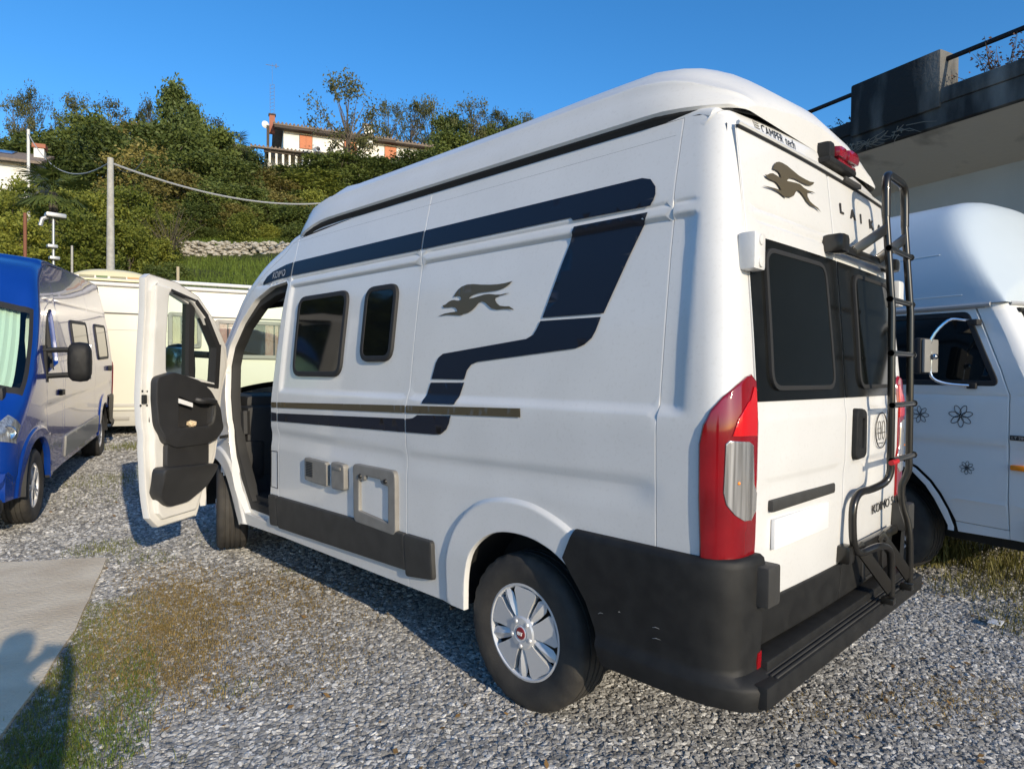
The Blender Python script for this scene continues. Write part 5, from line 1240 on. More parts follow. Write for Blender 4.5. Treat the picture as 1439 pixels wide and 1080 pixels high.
    text_obj('KOIMO', .068, white_text, frame((V.X(3.6,2.17)-.008, 3.60, 2.157), (0, -1, .03), (0, 0, 1)), T, xs=.86, depth=.0004, warp=drape(bvh_of([c for c in T.children if c.name.startswith('front_side_panel')][0]), (1, 0, 0), .0075))
    # ---- windows
    for po, r in (([(2.535,1.985),(3.15,1.985),(3.13,1.47),(2.535,1.47)], .08), ([(2.02,1.98),(2.328,1.98),(2.322,1.56),(2.016,1.56)], .075)):
        w = round_poly(po, r, 6)
        f = panel_obj('side_window', rubber, T, w, [shrink(w, .02)], lambda y, z: V.side(y, z, -.02), [], [], flange=.03, edge=.007, h=.04)
        v = link_mesh('pane', *weld(*panel(shrink(w, .014), [], lambda y, z: V.side(y, z, -.016), gy(2.0,3.2,.1), [1.6,1.7,1.8,1.9], flange=0)), darkglass, f, True, 0)
        w2 = shrink(w, .055)
        link_mesh('inner_blind', *weld(*panel([q for q in w2 if q[1] < 1.95], [], lambda y, z: V.side(y, z, .02), [], [], flange=0)), interior, f, True, 0)
    # ---- lower flank trim
    for a, b in (((1.835,.640),(3.303,.632)), ((1.605,.641),(1.825,.640)), ((3.318,.632),(3.425,.632))):
        lo = .462; po = round_poly([(a[0],lo-(.0 if a[0] < 2 else .02)),(b[0],lo-.03),(b[0],b[1]),(a[0],a[1])], .012, 3)
        panel_obj('side_trim', trim_m, T, po, [], lambda y, z: V.side(y, z, -.024), gy(a[0]+.01, b[0], .2), [.50,.55,.60], flange=.024, edge=.01, h=.08)
    g = MB()
    po = [(3.325,.692),(3.425,.694),(3.418,.944),(3.325,.944)]
    pts_ = densify(po, .05); g.tube([V.side(y, z, -.002) for y, z in pts_], .0022, 4, closed=True); g.build('fuel_flap_joint', interior, T)
    g = MB(); g.tube([V.side(y, 2.393, .0012) for y in np.linspace(.33, 3.5, 60)], .0016, 4); g.build('roof_joint', interior, T)
    for z in (.72, 1.46):
        g = MB(); g.box((.035, 4.235, z-.03), (.075, 4.33, z+.03), .008); g.tube([(.045,4.275,z-.05), (.045,4.275,z+.05)], .011, 8); g.build('door_hinge', white, T)
    g = MB(); M = frame((.07, 4.20, .99), (-.72, -.55, 0), (0, 0, 1)); g.box((0,-.012,-.006), (.16,.012,.006), .003, M); g.build('check_strap', darkmetal, T)
    # ---- service hatches
    def svc(nm, po, r, hs, d, m=service_m, **k): return panel_obj(nm, m, T, round_poly(po, r, 4), hs, lambda y, z: V.side(y, z, -d), gy(1.9, 3.0, .04), [], flange=d+.004, edge=.006, h=.05, **k)
    fl = svc('gas_vent_cover', [(2.635,.937),(2.895,.943),(2.895,.811),(2.64,.80)], .014, [], .026)
    for k in range(9):
        g = MB(); z = .836+k*.0105; p = V.side(2.83, z, -.029); g.box((p[0]-.001, 2.79, z), (p[0]+.004, 2.872, z+.005)); g.build('vent_slot', interior, fl, False)
    g = MB(); p = V.side(2.64,.87,-.022); g.box((p[0]-.004, 2.622, .80), (p[0]+.03, 2.645, .93), .004); g.build('vent_hinge', service_m, fl)
    sk = svc('socket_cover', [(2.414,.945),(2.548,.951),(2.548,.80),(2.412,.805)], .016, [], .034)
    g = MB(); p = V.side(2.48,.92,-.036); g.box((p[0]-.004, 2.44, .915), (p[0]+.004, 2.52, .932), .003); g.build('socket_latch', service_m, sk)
    inner = round_poly([(1.965,.885),(2.035,.89),(2.04,.915),(2.20,.918),(2.205,.888),(2.265,.885),(2.265,.70),(1.965,.675)], .014, 3)
    hf = svc('toilet_hatch_frame', [(1.91,.963),(2.318,.963),(2.31,.642),(1.905,.63)], .03, [inner], .026)
    link_mesh('hatch_panel', *weld(*panel(shrink(inner, -.008), [], lambda y, z: V.side(y, z, -.006), [], [], flange=0)), white, hf, True, 0)
    for yy in (1.99, 2.24):
        g = MB(); p = V.side(yy,.905,-.028); g.lathe([(0,-.008),(.012,-.006),(.015,.004)], 12, Matrix.Translation(p)); g.build('hatch_lock', darkmetal, hf)
    # ---- third brake lamp on the header and header lettering
    g = MB(); yb = .105; g.box((.955,yb-.052,2.418), (1.28,yb+.04,2.445), .012); g.box((.965,yb-.045,2.44), (1.035,yb+.04,2.515), .02)
    bl = g.build('brake_lamp_housing', bumper_m, T)
    g = MB(); g.box((1.03,yb-.066,2.452), (1.135,yb+.03,2.508), .026); g.box((1.13,yb-.074,2.450), (1.265,yb+.03,2.512), .028); g.box((1.06,yb-.05,2.436), (1.275,yb+.03,2.456), .01); g.build('brake_lamp_lens', mat('dark_red_lens', (.25,.008,.02), .15, coat=.9), bl)
    hy = lambda z: float(np.interp(z, [2.37,2.42,2.47,2.502], [.10,.105,.115,.14]))
    hd = drape(bvh_of(shell), (0, 1, 0), .0025)
    text_obj('CAMPER', .055, dark_text, depth=.0003, M= frame((.435,.1,2.417), (1,0,.0), (0,0,1)), parent=T, xs=.86, bold=.0, warp=hd)
    text_obj('tech', .060, dark_text, depth=.0003, M= frame((.632,.1,2.417), (1,0,.0), (0,0,1)), parent=T, xs=.86, bold=.0, warp=hd)
    g = MB(); g.tube([hd(Vector((x,0,2.398))) for x in np.linspace(.435,.735,8)], .0018, 4); g.tube([hd(Vector((x,0,2.405))) for x in (.735,.74)], .003, 4)
    g.build('lettering_underline', dark_text, T)
    lm = MB(); gm = mat('grey_print', (.32,.31,.29), .6)
    for k, zz in enumerate((2.428,2.439,2.45)): lm.tube([hd(Vector((x,0,zz))) for x in (.385,.392+k*.004,.42)], .0022, 4)
    lm.tube([hd(Vector((.385,0,z))) for z in (2.42,2.455)], .002, 4); lm.build('maker_mark', gm, T)
    text_obj('www', .016, dark_text, frame((.39,.1,2.404), (1,0,0), (0,0,1)), T, xs=1.2, warp=hd)
    g = MB(); g.tube([(x, .094+.018*min(1.2, abs(x-1.025)/.8)**2-.006, 2.396) for x in np.linspace(.215, 1.835, 14)], .0085, 6); g.build('header_lip', white, T)
    g = MB(); g.tube([(x, .094+.018*min(1.2, abs(x-1.025)/.8)**2-.004, 2.3845) for x in np.linspace(.215, 1.835, 14)], .0045, 5); g.build('header_shadow_line', rubber, T)  # dark strip drawn as the shadow line under the header lip
    # small black hook block on the header
    g = MB(); g.box((1.19,.07,2.386), (1.40,.13,2.408), .006); g.build('ladder_hook', trim_m, T)
    # ---- ladder
    LD = bpy.data.objects.new('rear_ladder', None); COL.objects.link(LD); LD.parent = T
    yl = -.10; r = .0165
    g = MB()
    rail = [(1.31,yl,1.12),(1.31,yl,1.06),(1.285,yl+.015,1.015),(1.20,yl+.045,.99),(1.10,yl+.06,.985),(1.04,yl+.065,.94),(1.03,yl+.065,.85),(1.04,yl+.06,.76),(1.09,yl+.05,.725),(1.20,yl+.01,.74),(1.28,yl-.005,.72),(1.31,yl-.01,.66),(1.312,yl-.012,.50)]
    g.tube([(1.31,-.062,2.24),(1.31,yl+.005,1.8),(1.31,yl,1.3)]+[tuple(p) for p in smooth_path(rail, 4)], r, 12); g.build('left_rail', ladder_m, LD)
    g = MB()
    rail2 = [(1.60,yl,1.10),(1.60,yl,1.05),(1.595,yl+.01,1.01),(1.585,yl+.025,.96),(1.585,yl+.02,.87),(1.598,yl,.79),(1.60,yl-.01,.70),(1.60,yl-.012,.50)]
    g.tube([(1.60,-.062,2.24),(1.60,yl+.005,1.8),(1.60,yl,1.3)]+[tuple(p) for p in smooth_path(rail2, 4)], r, 12); g.build('right_rail', ladder_m, LD)
    g = MB(); hoop = [(1.31,-.064,2.22),(1.31,-.062,2.34),(1.318,-.061,2.39),(1.345,-.06,2.415),(1.40,-.06,2.42),(1.51,-.06,2.42),(1.565,-.06,2.415),(1.592,-.061,2.39),(1.60,-.062,2.34),(1.60,-.064,2.22)]
    g.tube(smooth_path(hoop, 4), r*1.12, 12); g.build('top_hoop', ladder_m, LD)
    for z in (2.073, 1.843, 1.60, 1.365, 1.116):
        g = MB(); y = float(np.interp(z, [1.3,2.24], [yl,-.066]))-.012; g.tube([(1.285,y,z), (1.63,y,z)], .013, 10); g.tube([(1.285,y,z),(1.29,y,z)], .016, 8); g.tube([(1.622,y,z),(1.632,y,z)], .017, 8)
        g.build('rung', ladder_m, LD)
    g = MB(); g.tube([(1.25,yl-.02,1.11),(1.33,yl-.022,1.112)], .012, 8); g.build('red_rung_cap', mat('red_plastic', (.5,.01,.015), .4), LD)
    g = MB(); yd = rear_y(2.05); g.box((.915,yd-.06,2.025), (1.72,yd-.03,2.06), .008); g.box((.895,yd-.085,2.015), (.985,yd+.004,2.095), .02); g.box((1.66,yd-.075,2.02), (1.74,yd+.004,2.085), .02)
    ub = g.build('upper_mount_bar', ladder_m, LD)
    for xa, xb in ((1.13,1.31), (1.45,1.60)):
        g = MB(); a = Vector((xa,yd-.05,2.05)); b = Vector((xb,-.072,2.17)); t = (b-a).normalized(); g.box((-.008,0,-.022), (.008,(b-a).length,.022), .004, frame(a, t.cross(Vector((0,0,1))), t)); g.build('mount_arm', ladder_m, LD)
    g = MB(); yd = rear_y(.72); g.box((1.0,yd-.045,.705), (1.72,yd-.015,.745), .008); g.box((.985,yd-.06,.685), (1.055,yd+.0,.765), .015)
    g.build('lower_mount_bar', ladder_m, LD)
    for xa, xb in ((1.12,1.30), (1.42,1.59)):
        g = MB(); a = Vector((xa,yd-.05,.745)); b = Vector((xb,-.112,.53)); t = (b-a).normalized(); g.box((-.006,0,-.028), (.006,(b-a).length,.028), .003, frame(a, t.cross(Vector((0,0,1))), t))
        g.tube([(a+t*.03)+Vector((0,-.012,.0)), (a+t*.03)+Vector((0,.012,0))], .012, 8); g.build('foot_brace', ladder_m, LD)
    for x in (1.31, 1.60):
        g = MB(); g.box((x-.022,-.128,.462), (x+.022,-.075,.492), .006); g.build('ladder_foot', ladder_m, LD)
    # flagged bumper scuffs
    g = MB()
    for (a, b, c, d) in ((.365,.815,.328,.81),(.427,.682,.40,.672),(.545,.57,.52,.577),(.364,.697,.33,.71),(.45,.60,.44,.602),(.30,.585,.27,.588),(.30,.545,.265,.55),(.41,.45,.40,.44)):
        p, q = Vector((.0055,a,b)), Vector((.0055,c,d)); m_ = (p+q)/2+Vector((0,.002,.003)); g.tube([p, m_, q], [.0005,.0012,.0005], 4)
    for (x, y, z, x2, y2, z2) in ((.03,.10,.556,.075,.03,.552),(.05,.055,.49,.075,.03,.487)):
        pass
    g.build('bumper_scratch', mat('scratch', (.30,.30,.29), .7), T, False)
    D = build_door(V, T, white, 59, 'white front door swung open, seen from its inner side')
    return T, V
# ------------------------------------------------------------------ vehicles
CAMPER, VC = camper()

def blue_van():
    V = Van(5.998, 4.035, False, .11); V.yB = 3.31+V.dy
    T = empty('blue_van', 'glossy blue high-roof panel van parked nose towards the camera at the left edge', 'van', (1.024, 11.29, .245), R_(159.5))
    T.rotation_euler = (-math.asin(.15/4.035), 0, R_(159.5))
    bs, ws = build_wrap(V, T, blue_paint)
    side_body(V, T, blue_paint)
    van_chassis(V, T, 'alloy', R_(0), 0)
    van_cab(V, T, 3.6)
    rear_end(V, T, blue_paint, False)
    build_door(V, T, blue_paint, 0, None, False)
    L = V.L
    # grey lower trims, side windows, sliding rail
    for a, b in ((1.62, 1.825), (1.835, V.yB-.01)):
        po = round_poly([(a,.44),(b,.44),(b,.66),(a,.66)], .012, 3)
        panel_obj('side_trim', mat('silver_grey_trim', (.22,.22,.21), .45, coat=.2), T, po, [], lambda y, z: V.side(y, z, -.022), gy(a+.01, b, .3), [.5,.6], flange=.022, edge=.01, h=.12)
    for po in ([(2.2,1.95),(3.25,1.95),(3.25,1.45),(2.2,1.45)], [(.55,1.95),(1.5,1.95),(1.5,1.45),(.55,1.45)]):
        w = round_poly(po, .09, 5); f = panel_obj('side_window', rubber, T, w, [shrink(w, .03)], lambda y, z: V.side(y, z, -.018), [], [], flange=.02, edge=.006, h=.06)
        link_mesh('pane', *weld(*panel(shrink(w, .022), [], lambda y, z: V.side(y, z, -.012), gy(.5, 3.3, .15), [1.6,1.8], flange=0)), darkglass, f, True, 0)
    g = MB(); g.box((-.03,.55,1.26), (.02,.68,1.34), .01); g.build('rear_side_catch', bumper_m, T)
    # headlamps follow the corner of the bonnet
    for sd in (0, 1):
        rows = []; inner = []
        for p, n, rc, q in zip(V.ol, V.on, V.orc, V.inset):
            if not (.90 < p[1] < 1.24 and p[0] > L-.5): continue
            r, c = rc; xl = V.X(*q); u = (p[1]-.90)/.34; row = []; row2 = []
            for k in range(9):
                f = (.12+.80*k/8*(1-.45*u))*math.pi/2; d = c+r*(1-math.sin(f)); x = xl+r*(1-math.cos(f))
                for rw, o in ((row, .012), (row2, .003)):
                    nn = Vector((-math.cos(f), n[0]*math.sin(f), n[1]*math.sin(f))); P = Vector((x, p[0]-n[0]*d, p[1]-n[1]*d))+nn*o
                    rw.append((P.x if sd == 0 else W2-P.x, P.y, P.z))
            rows.append(row); inner.append(row2)
        g = MB(); g.grid(rows, flip=(sd == 1)); hl = g.build('headlamp', glass_mat('lamp_glass', (.92,.94,.95)), T, True, 0)
        g = MB(); g.grid(inner, flip=(sd == 1)); g.build('headlamp_reflector', lamp_clear, hl, True, 0)
        g = MB()
        m_ = Vector(rows[len(rows)//2][4]); g.lathe([(.0,.0),(.04,.002),(.055,.012),(.06,.0)], 16, Matrix.Translation(m_+Vector((.0,-.03,0))) @ Matrix.Rotation(R_(90), 4, 'Z')); g.build('headlamp_lens', chrome, hl)
    g = MB(); g.box((.35, L-.03, .52), (1.7, L+.045, .74), .03)
    for k in range(4): g.box((.38, L+.03, .545+k*.045), (1.67, L+.06, .565+k*.045), .005)
    g.build('front_grille', bumper_m, T)
    g = MB(); g.box((.12, L-.14, .27), (1.93, L+.02, .40), .05); g.build('front_bumper', bumper_m, T)
    # thermal blind hanging behind the windscreen
    rows = []
    i0, i1 = V.iw
    for i in range(i0, i1+1):
        p, n, rc, q = V.ol[i], V.on[i], V.orc[i], V.inset[i]; r, c = rc; xl = V.X(*q); row = []
        for k in range(61):
            t = -.99+1.98*k/60; x = 1.025+t*(1.025-xl-r); d = c*t*t+.06+(.018 if k % 2 else 0); row.append((x, p[0]-n[0]*d, p[1]-n[1]*d))
        rows.append(row)
    g = MB(); g.grid(rows); g.build('thermal_blind', mat('pale_green_blind', (.62,.68,.61), .75), T, False)
    g = MB()
    for (ta, tb, ia, ib) in ((-.60,-.42,.06,.20), (-.68,-.40,.22,.36)):
        vs = []
        for t, fi in ((ta, ia), (tb, ia), (tb, ib), (ta, ib)):
            i = i0+(i1-i0)*fi; k = int(i); p, n, rc, q = V.ol[k], V.on[k], V.orc[k], V.inset[k]; xl = V.X(*q); x = 1.025+t*(1.025-xl-rc[0]); d = rc[1]*t*t+.012; vs.append((x, p[0]-n[0]*d, p[1]-n[1]*d))
        g.add(vs, [(0,1,2,3)])
    g.build('windscreen_sticker', mat('green_sticker', (.20,.45,.18), .6, col2=(.5,.6,.5), scale=20), ws, False)
    g = MB(); g.tube([(.55,L-.52,1.32),(.9,L-.60,1.40),(1.5,L-.62,1.42)], .012, 6); g.tube([(1.1,L-.50,1.33),(1.6,L-.70,1.44)], .012, 6); g.build('wiper', bumper_m, T)
blue_van()

def old_van():
    A = (3.38, -.07, 0)
    T = empty('high_top_van', 'old white high-top camper van with outlined flowers on its door at the right edge', 'camper van', A, -R_(15))
    pw = mat('old_white_paint', (.76,.76,.74), .35, coat=.35, col2=(.80,.80,.78), scale=2.5)
    X = lambda z: .0+.075*smoothstep(1.35, 2.0, z)**1.2*1+.03*smoothstep(.75,.42,z)+.006*math.exp(-((z-1.37)/.012)**2)+.008*smoothstep(1.05,1.04,z)*1-.006*math.exp(-((z-.652)/.012)**2)
    fn = lambda off: (lambda s, z: (X(z)+off, s, z))
    arch = [(.166,.45),(.205,.56),(.255,.66),(.32,.745),(.42,.83),(.55,.885),(.70,.90),(.85,.885),(.98,.83),(1.08,.745),(1.15,.66),(1.20,.56),(1.23,.45)]
    door = [(.084,1.972),(-.109,1.543),(-.165,1.381),(-.165,.49),(.160,.49)]+[(s-.006, z+.012) for s, z in arch[1:7]]+[(.72,.915),(1.0,.915),(1.0,1.972)]
    win = round_poly([(.135,1.935),(.9,1.94),(.9,1.455),(-.085,1.455),(-.07,1.50)], [.03,.04,.04,.05,.02], 4)
    gz = [.5,.56,.62,.64,.652,.664,.69,.8,.9,1.0,1.035,1.045,1.055,1.1,1.2,1.3,1.35,1.36,1.37,1.38,1.39,1.42,1.55,1.7,1.85]
    D = panel_obj('cab_door', pw, T, door, [win], fn(0), gy(-.15, 1.0, .1), gz, gap=.003, flange=.03, h=.06)
    panel_obj('window_rubber', rubber, D, shrink(win, -.012), [shrink(win, .014)], fn(-.006), [], [], flange=.02, edge=.006, h=.06)
    link_mesh('door_window', *weld(*panel(shrink(win, .004), [], fn(.006), gy(0, .9, .2), [1.6,1.8], flange=0)), darkglass, D, True, 0)
    # rest of the flank
    rearp = [(1.006,1.985),(1.006,.915),(1.02,.81)]+arch[8:]+[(1.26,.42),(2.62,.42)]+[(2.6+.55*(1-math.cos(a)), .40+.50*math.sin(a)) for a in np.linspace(.15, 3.0, 9)]+[(3.75,.42),(4.35,.45),(4.38,1.985)]
    panel_obj('flank', pw, T, rearp, [], fn(0), gy(1.1, 4.3, .25), gz, gap=.003, flange=.03, h=.1)
    fp = [(.078,1.985),(-.012,1.985),(-.10,1.81),(-.24,1.515),(-.305,1.36),(-.315,.43),(-.172,.43),(-.172,1.38),(-.115,1.545)]
    panel_obj('front_pillar', pw, T, fp, [], fn(0), [-.25], gz, gap=.002, flange=.03, h=.06)
    sill = [(-.165,.484),(.160,.484),(.145,.42),(-.165,.43)]
    panel_obj('sill', pw, T, sill, [], fn(.004), [], [], flange=.1, h=.1)
    ga = [(s, z) for s, z in arch]
    g = MB(); rows = [[(X(z)-.012, s, z), (X(z)-.016, s+(.7-s)*.03, z-.01), (X(z)-.012, s+(.7-s)*.075, z-.03*(z > .5)), (X(z)+.05, s+(.7-s)*.09, z-.035*(z > .5))] for s, z in ga]
    rows.insert(0, [(a, b, .42) for a, b, c in rows[0]]); g.grid(rows); g.build('wheel_arch', pw, T, sharp=50)
    # front, windscreen
    def front(z, t):
        F = float(np.interp(z, [.4,.5,1.30,1.36,1.42,1.515,1.81,1.985], [-.315,-.315,-.315,-.305,-.275,-.24,-.10,-.012])); xs = X(z)
        th = t*math.pi/2; r = .14
        if t <= 1: return (xs+r*(1-math.cos(th)), F-r*.75*math.sin(th), z)
        u = (t-1)/8; x = xs+r+(2.0-2*xs-2*r)*u; return (x, F-r*.75-.10*(1-(2*u-1)**2), z)
    zs = [.43,.6,.9,1.2,1.32,1.36,1.42,1.48]; ts = [0,.2,.4,.6,.8,1]+[1+8*k/10 for k in range(1,11)]
    def row(z):
        r = [front(z, t) for t in ts]; r += [(2.0-a, b, c) for a, b, c in r[4::-1]]; return r
    g = MB(); g.grid([row(z) for z in zs]); g.grid([row(z) for z in (1.95,1.97,2.0)])
    g.build('front_panel', pw, T, sharp=40)
    g = MB(); g.grid([row(z)[5:-5] for z in (1.48,1.6,1.75,1.9,1.95)]); wd = g.build('windscreen', darkglass, T, sharp=0)
    g = MB(); g.grid([row(z)[:6] for z in (1.48,1.6,1.75,1.9,1.95)]); g.grid([row(z)[-6:] for z in (1.48,1.6,1.75,1.9,1.95)]); g.build('screen_pillar', pw, T, sharp=50)
    g = MB(); g.tube([Vector(p)+Vector((0,-.006,0)) for p in row(1.48)[4:-4]], .018, 6); g.tube([Vector(p)+Vector((0,-.006,0)) for p in row(1.95)[4:-4]], .018, 6)
    for k in (5, -6): g.tube([Vector(row(z)[k])+Vector((0,-.006,0)) for z in (1.48,1.6,1.75,1.9,1.95)], .018, 6)
    g.build('windscreen_rubber', rubber, wd)
    # raised roof
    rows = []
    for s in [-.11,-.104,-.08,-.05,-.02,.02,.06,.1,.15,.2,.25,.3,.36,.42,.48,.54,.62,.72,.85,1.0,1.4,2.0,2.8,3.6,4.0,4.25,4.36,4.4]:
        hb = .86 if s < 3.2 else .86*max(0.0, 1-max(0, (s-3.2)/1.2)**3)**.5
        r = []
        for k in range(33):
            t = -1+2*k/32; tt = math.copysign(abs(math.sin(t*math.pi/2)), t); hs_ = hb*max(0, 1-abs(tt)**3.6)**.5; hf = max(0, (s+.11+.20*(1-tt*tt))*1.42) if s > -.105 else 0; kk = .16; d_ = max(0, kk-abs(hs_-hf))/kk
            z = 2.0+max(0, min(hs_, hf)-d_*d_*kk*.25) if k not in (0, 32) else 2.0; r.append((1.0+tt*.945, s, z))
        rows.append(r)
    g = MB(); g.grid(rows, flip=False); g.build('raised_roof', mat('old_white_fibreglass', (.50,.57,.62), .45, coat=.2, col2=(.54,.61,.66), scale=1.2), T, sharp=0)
    bv = bvh_of([c for c in T.children if c.name.startswith('raised_roof')][0]); g = MB()
    for z, s0 in ((2.38, .34), (2.07, .16)):
        pp = [bv.ray_cast(Vector((-2, s, z)), Vector((1, 0, 0)), 5)[0] for s in np.linspace(s0, 4.2, 24)]; g.tube([p+Vector((-.001,0,0)) for p in pp if p is not None], .004, 5)
    g.build('roof_seam', pw, T)
    g = MB(); g.tube([(.055,s,1.992) for s in np.linspace(-.02,4.36,12)], .016, 6); g.tube([(.066,s,1.976) for s in np.linspace(.02,4.36,12)], .006, 4); g.tube([Vector((p[0],p[1]-.004,1.995)) for p in row(1.99)[3:-3]], .016, 6)
    g.build('rain_gutter', mat('gutter_grey', (.40,.41,.42), .4), T)
    # other side, back, underneath
    g = MB(); g.box((1.95,-.2,.45), (1.985,4.38,1.99)); g.box((.05,4.36,.45), (1.95,4.39,1.99)); g.build('far_side', pw, T, False)
    g = MB(); g.box((.35,-.25,.30), (1.7,4.2,.5)); g.box((.35,0,.5), (1.65,1.5,.9)); g.box((.12,.0,1.3),(1.9,.9,1.4)); g.box((.1,1.0,.5),(1.9,1.05,1.97)); g.build('underbody', mat('underbody', (.02,.02,.02), .8), T)
    for s in (.70, 3.17):
        for sx, x in ((-1, .20), (1, 1.80)): build_wheel(T, (x, s, .345), 'alloy', 0, sx)
    # flowers drawn on the door
    for (s0, z0, R, n, ph) in ((.124,1.228,.078,7,.2), (.397,1.222,.062,7,.5), (.082,.873,.046,8,.1)):
        g = MB()
        for k in range(n):
            a = ph+2*math.pi*k/n; P = []
            for t in np.linspace(0, 2*math.pi, 17)[:-1]:
                u = R*(.56+.44*math.cos(t)); v = R*.20*math.sin(t)*(1.15-.15*math.cos(t)); P.append((s0+u*math.cos(a)-v*math.sin(a), z0+u*math.sin(a)+v*math.cos(a)))
            g.tube([(X(z)-.002, s, z) for s, z in P], R*.03, 4, closed=True)
        g.tube([(X(z0)-.002, s0+R*.1*math.cos(t), z0+R*.1*math.sin(t)) for t in np.linspace(0, 6.28, 9)[:-1]], R*.05, 4, closed=True)
        g.build('flower_outline', dark_text, D)
    # mirror on a bent chrome arm
    g = MB(); g.tube(smooth_path([(.06,.055,1.875), (-.04,.10,1.885), (-.14,.15,1.88), (-.19,.225,1.76), (-.19,.23,1.62), (-.19,.225,1.50), (-.12,.17,1.452), (.0,.06,1.438)], 4), .010, 8)
    ma = g.build('mirror_arm', chrome, D)
    g = MB(); g.box((-.285,.245,1.515), (-.095,.30,1.765), .02); g.build('mirror_head', rubber, ma)
    g = MB(); g.box((-.275,.222,1.525), (-.105,.246,1.755), .012); g.build('mirror_back', mat('mirror_grey', (.23,.225,.21), .45), ma)
    g = MB(); g.lathe([(0,.02),(.018,.015),(.022,0)], 10, Matrix.Translation((-.19,.205,1.635)) @ Matrix.Rotation(R_(-90), 4, 'Z')); g.build('arm_clamp', chrome, ma)
    for s, z in ((.055,1.87),(.055,1.437)): g = MB(); g.box((-.02,s-.03,z-.02), (.05,s+.03,z+.02), .008); g.build('arm_bracket', rubber, ma)
    # badge, side indicator, bumper end
    g = MB(); g.box((-.010,-.285,1.088), (.004,-.178,1.120), .004); b = g.build('badge', interior, T)
    text_obj('LT 28', .026, mat('grey_print', (.32,.31,.29), .6), frame((-.0115,-.188,1.095), (0,-1,0), (0,0,1)), b, xs=1.1)
    g = MB(); g.box((-.022,-.275,.892), (.004,-.185,.930), .014); g.build('side_indicator', lamp_orange, T)
    g = MB(); g.box((-.03,-.52,.42), (2.03,-.30,.60), .05); g.build('front_bumper', bumper_m, T)
    g = MB(); g.box((-.012,.80,1.10), (.004,.95,1.14), .006); g.build('door_handle', chrome, D)
old_van()

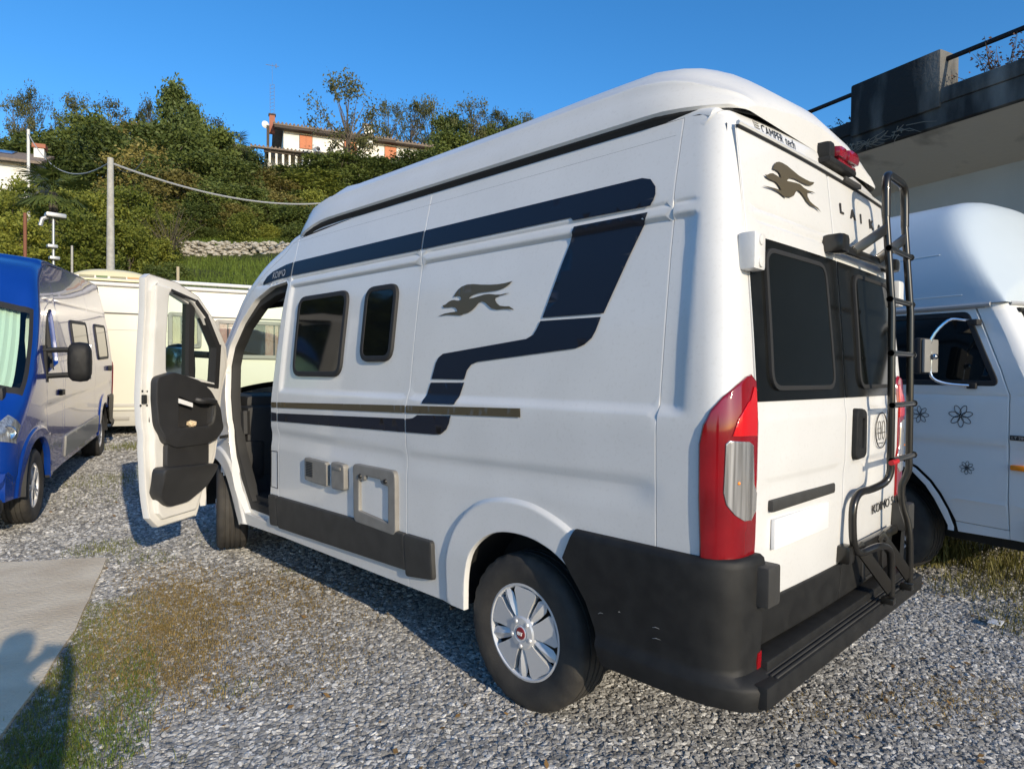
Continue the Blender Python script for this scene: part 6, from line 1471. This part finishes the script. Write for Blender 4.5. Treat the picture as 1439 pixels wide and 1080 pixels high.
def caravan():
    T = empty('caravan', 'cream caravan with roof rails, curtained windows and a domed roof box', 'caravan', (.92, 12.28, .34), -R_(108))
    cm = mat('cream_panel', (.74,.70,.57), .42, coat=.25, col2=(.77,.73,.61), scale=1.2)
    z0 = -.34   # heights below are world heights
    def P(x, s, z): return (x, s, z+z0)
    def bx(nm, a, b, m, ch=0, par=T): g = MB(); g.box(P(*a), P(*b), ch); return g.build(nm, m, par, ch > 0)
    bx('body', (-2.25,-.34,.78), (0,6.2,3.04), cm, .07)
    bx('lower_skirt', (-2.2,-.30,.50), (-.012,6.15,.79), mat('grey_skirt', (.46,.45,.40), .5), .02)
    bx('skirt_moulding', (-2.2,-.32,.775), (.012,6.18,.80), mat('grey_skirt', (.46,.45,.40), .5), .005)
    bx('awning_channel', (-.02,-.33,2.475), (.014,6.19,2.50), mat('dark_grey_strip', (.10,.10,.09), .5), .004)
    bx('panel_joint', (-.02,-.2,2.195), (.006,6.1,2.205), mat('grey_skirt', (.46,.45,.40), .5))
    bx('lower_band', (-.02,-.28,.84), (.005,.9,.90), mat('grey_skirt', (.46,.45,.40), .5), .002)
    g = MB(); pw = mat('white_tube', (.72,.71,.68), .35, coat=.3)
    for z, x in ((3.10,-.06), (2.985,.035)): g.tube([P(x,s,z) for s in (-.30,1.5,3.0,4.5,6.15)], .032, 8)
    for s in (-.2,.95,2.55,2.72,4.2,5.8): g.tube([P(.035,s,2.985), P(-.06,s,3.10), P(-.25,s,3.05)], .026, 6)
    g.build('roof_rail', pw, T)
    # windows
    fm = mat('window_frame_grey', (.30,.285,.25), .5)
    pink = mat('pink_curtain', (.60,.36,.29), .9, col2=(.68,.50,.42), scale=9); creamc = mat('cream_curtain', (.70,.63,.44), .9, col2=(.62,.53,.34), scale=3)
    def window(s0, s1, za, zb, curtains, board):
        w = round_poly([(s0,za),(s1,za),(s1,zb),(s0,zb)], .05, 4); w = [(a, b+z0) for a, b in w]
        F = panel_obj('window', fm, T, w, [shrink(w, .055)], lambda s, z: (.05, s, z), [], [], flange=.06, fdir=(-1,0,0), face=(1,0,0), edge=.01, h=.1)
        g = MB(); g.box((.004, s0+.03, za+z0+.03), (.008, s1-.03, zb+z0-.03)); g.build('window_interior', board, F, False)
        g = MB()
        for c0, c1, m in curtains:
            n = max(6, int((c1-c0)/.018)); g.grid([[(.016+.009*math.sin(k*1.3)+.004*math.sin(k*.6), c0+(c1-c0)*k/n, z) for z in (za+z0+.05, (za+zb)/2+z0, zb+z0-.05)] for k in range(n+1)], flip=False)
        g.build('curtain', curtains[0][2], F, True, 0)
        g = MB(); g.box((.032, s0+.045, za+z0+.045), (.036, s1-.045, zb+z0-.045)); g.build('window_pane', glass_mat('window_glass', (.85,.86,.84)), F, False)
    window(1.17,1.70,1.92,2.54,[(1.22,1.66,creamc)], interior)
    window(1.95,3.12,1.735,2.44,[(2.0,2.3,pink),(2.82,3.07,pink)], mat('dim_interior', (.05,.045,.04), .7))
    window(3.9,5.2,1.735,2.44,[(3.95,4.25,pink),(4.85,5.15,pink)], mat('dim_interior', (.05,.045,.04), .7))
    f = bx('service_flap', (-.01,1.12,1.55), (.012,1.30,1.80), cm, .008); bx('flap_edge', (-.01,1.10,1.53), (.006,1.32,1.82), fm, .004, f)
    bx('skirt_vent', (-.02,-.1,.60), (.0,.55,.67), fm, .01)
    g = MB(); g.tube([P(.01,1.03,2.06), P(.03,1.07,2.03)], .018, 6); g.build('window_catch', interior, T)
    # domed roof box with a printed strip
    rows = []
    for s in np.linspace(-.42, .98, 21):
        u = (s-.28)/.70; h = .25*max(0, 1-abs(u)**2.6)**.6; r = []
        for k in range(13):
            t = -1+2*k/12; r.append(P(-.55+.52*t, s, 3.05+h*max(0, 1-abs(t)**3)**.5))
        rows.append(r)
    g = MB(); g.grid(rows, flip=True); rb = g.build('roof_box', mat('yellowed_cream_plastic', (.70,.63,.40), .5, coat=.1), T, sharp=0)
    for k, (a, b, m) in enumerate(((-.20,.02,mat('faded_print', (.30,.28,.18), .7)), (.05,.22,mat('faded_green_print', (.16,.22,.10), .7)), (.26,.50,mat('faded_print', (.30,.28,.18), .7)), (.52,.80,mat('faded_orange_print', (.60,.35,.16), .7)))):
        g = MB(); g.box(P(-.06,a,3.095+.004*k), P(-.012,b,3.135), .003); g.build('printed_strip', m, rb)
    for s in (1.9, 2.75):
        for sx, x in ((1, -.18), (-1, -2.0)): build_wheel(T, (x, s, .345), 'alloy', 0, sx)
caravan()

# ------------------------------------------------------------------ small things
o = MB(); o.box((2.77,-.30,.03), (2.87,-.23,.036), .002); tag(o.build('paper_scrap', plate_m, None), 'small pale scrap of card lying on the gravel at the right', 'litter')
D = [c for c in CAMPER.children if c.name.startswith('front_door')][0]
M = Matrix.Translation(D.location) @ D.rotation_euler.to_matrix().to_4x4()
p = M @ Vector((VC.X(3.80, 1.1)+.115-.05, 3.80-4.28, 1.10)); bm = bmesh.new(); bmesh.ops.create_icosphere(bm, subdivisions=3, radius=.034); r = random.Random(3)
for v in bm.verts: v.co *= r.uniform(.75, 1.15); v.co.z *= .7; v.co += p+Vector((0,0,.015))
me = bpy.data.meshes.new('tissue'); bm.to_mesh(me); bm.free(); me.materials.append(mat('tissue_paper', (.70,.55,.36), .9)); ob = bpy.data.objects.new('crumpled_tissue', me); COL.objects.link(ob)
tag(ob, 'crumpled beige tissue lying in the tray of the open door', 'tissue')

def photographer():
    """the person taking the picture, standing behind the camera; only the shadow on the ground shows"""
    b = Vector((-2.56, -1.42, 0)); f = Vector((.70,.714,0)); s = Vector((.714,-.70,0)); z = Vector((0,0,1))
    def Q(a, c, h): return b+s*a+f*c+z*h
    T = empty('person', 'person standing behind the viewpoint whose shadow falls across the concrete slab', 'person', b)
    V = []; E = []; Rr = []
    def add(p, r, par=None):
        V.append(p-b); Rr.append(r); i = len(V)-1
        if par is not None: E.append((par, i))
        return i
    pel = add(Q(0,0,.97), .15); sp = add(Q(0,.01,1.18), .14, pel); ch = add(Q(0,.02,1.38), .155, sp); nk = add(Q(0,.03,1.52), .06, ch); hd = add(Q(0,.06,1.63), .095, nk); add(Q(0,.06,1.72), .075, hd)
    for sd in (-1, 1):
        h = add(Q(sd*.10,0,.90), .105, pel); k = add(Q(sd*.12,.03,.50), .065, h); a = add(Q(sd*.13,0,.09), .045, k); add(Q(sd*.15,.16,.04), .04, a)
        sh = add(Q(sd*.20,.02,1.42), .065, ch); el = add(Q(sd*.21,.14,1.13), .048, sh); wr = add(Q(sd*.10,.36,1.40), .034, el); pm = add(Q(sd*.075,.40,1.455), .03, wr)
        for q in range(4):
            a1 = add(Q(sd*(.055-.006*q),.425,1.43+.02*q), .010, pm); a2 = add(Q(sd*(.03-.004*q),.435,1.435+.02*q), .009, a1); add(Q(sd*.012,.428,1.438+.02*q), .008, a2)
        t1 = add(Q(sd*.05,.375,1.475), .011, pm); add(Q(sd*.03,.38,1.49), .009, t1)
    me = bpy.data.meshes.new('body'); me.from_pydata([tuple(v) for v in V], E, []); o = bpy.data.objects.new('body', me); COL.objects.link(o); o.parent = T
    me.materials.append(mat('dark_clothes', (.06,.07,.10), .9))
    sk = o.modifiers.new('skin', 'SKIN')
    for i, d in enumerate(me.skin_vertices[0].data): d.radius = (Rr[i], Rr[i]); d.use_root = (i == 0)
    sb = o.modifiers.new('subsurf', 'SUBSURF'); sb.levels = 2; sb.render_levels = 2
    g = MB(); g.box((-.075,.0,-.036), (.075,.009,.036), .004, frame(Q(0,.405,1.475), s, f)); ph = g.build('phone', interior, None); tag(ph, 'dark phone held up by the person behind the viewpoint', 'phone')
photographer()
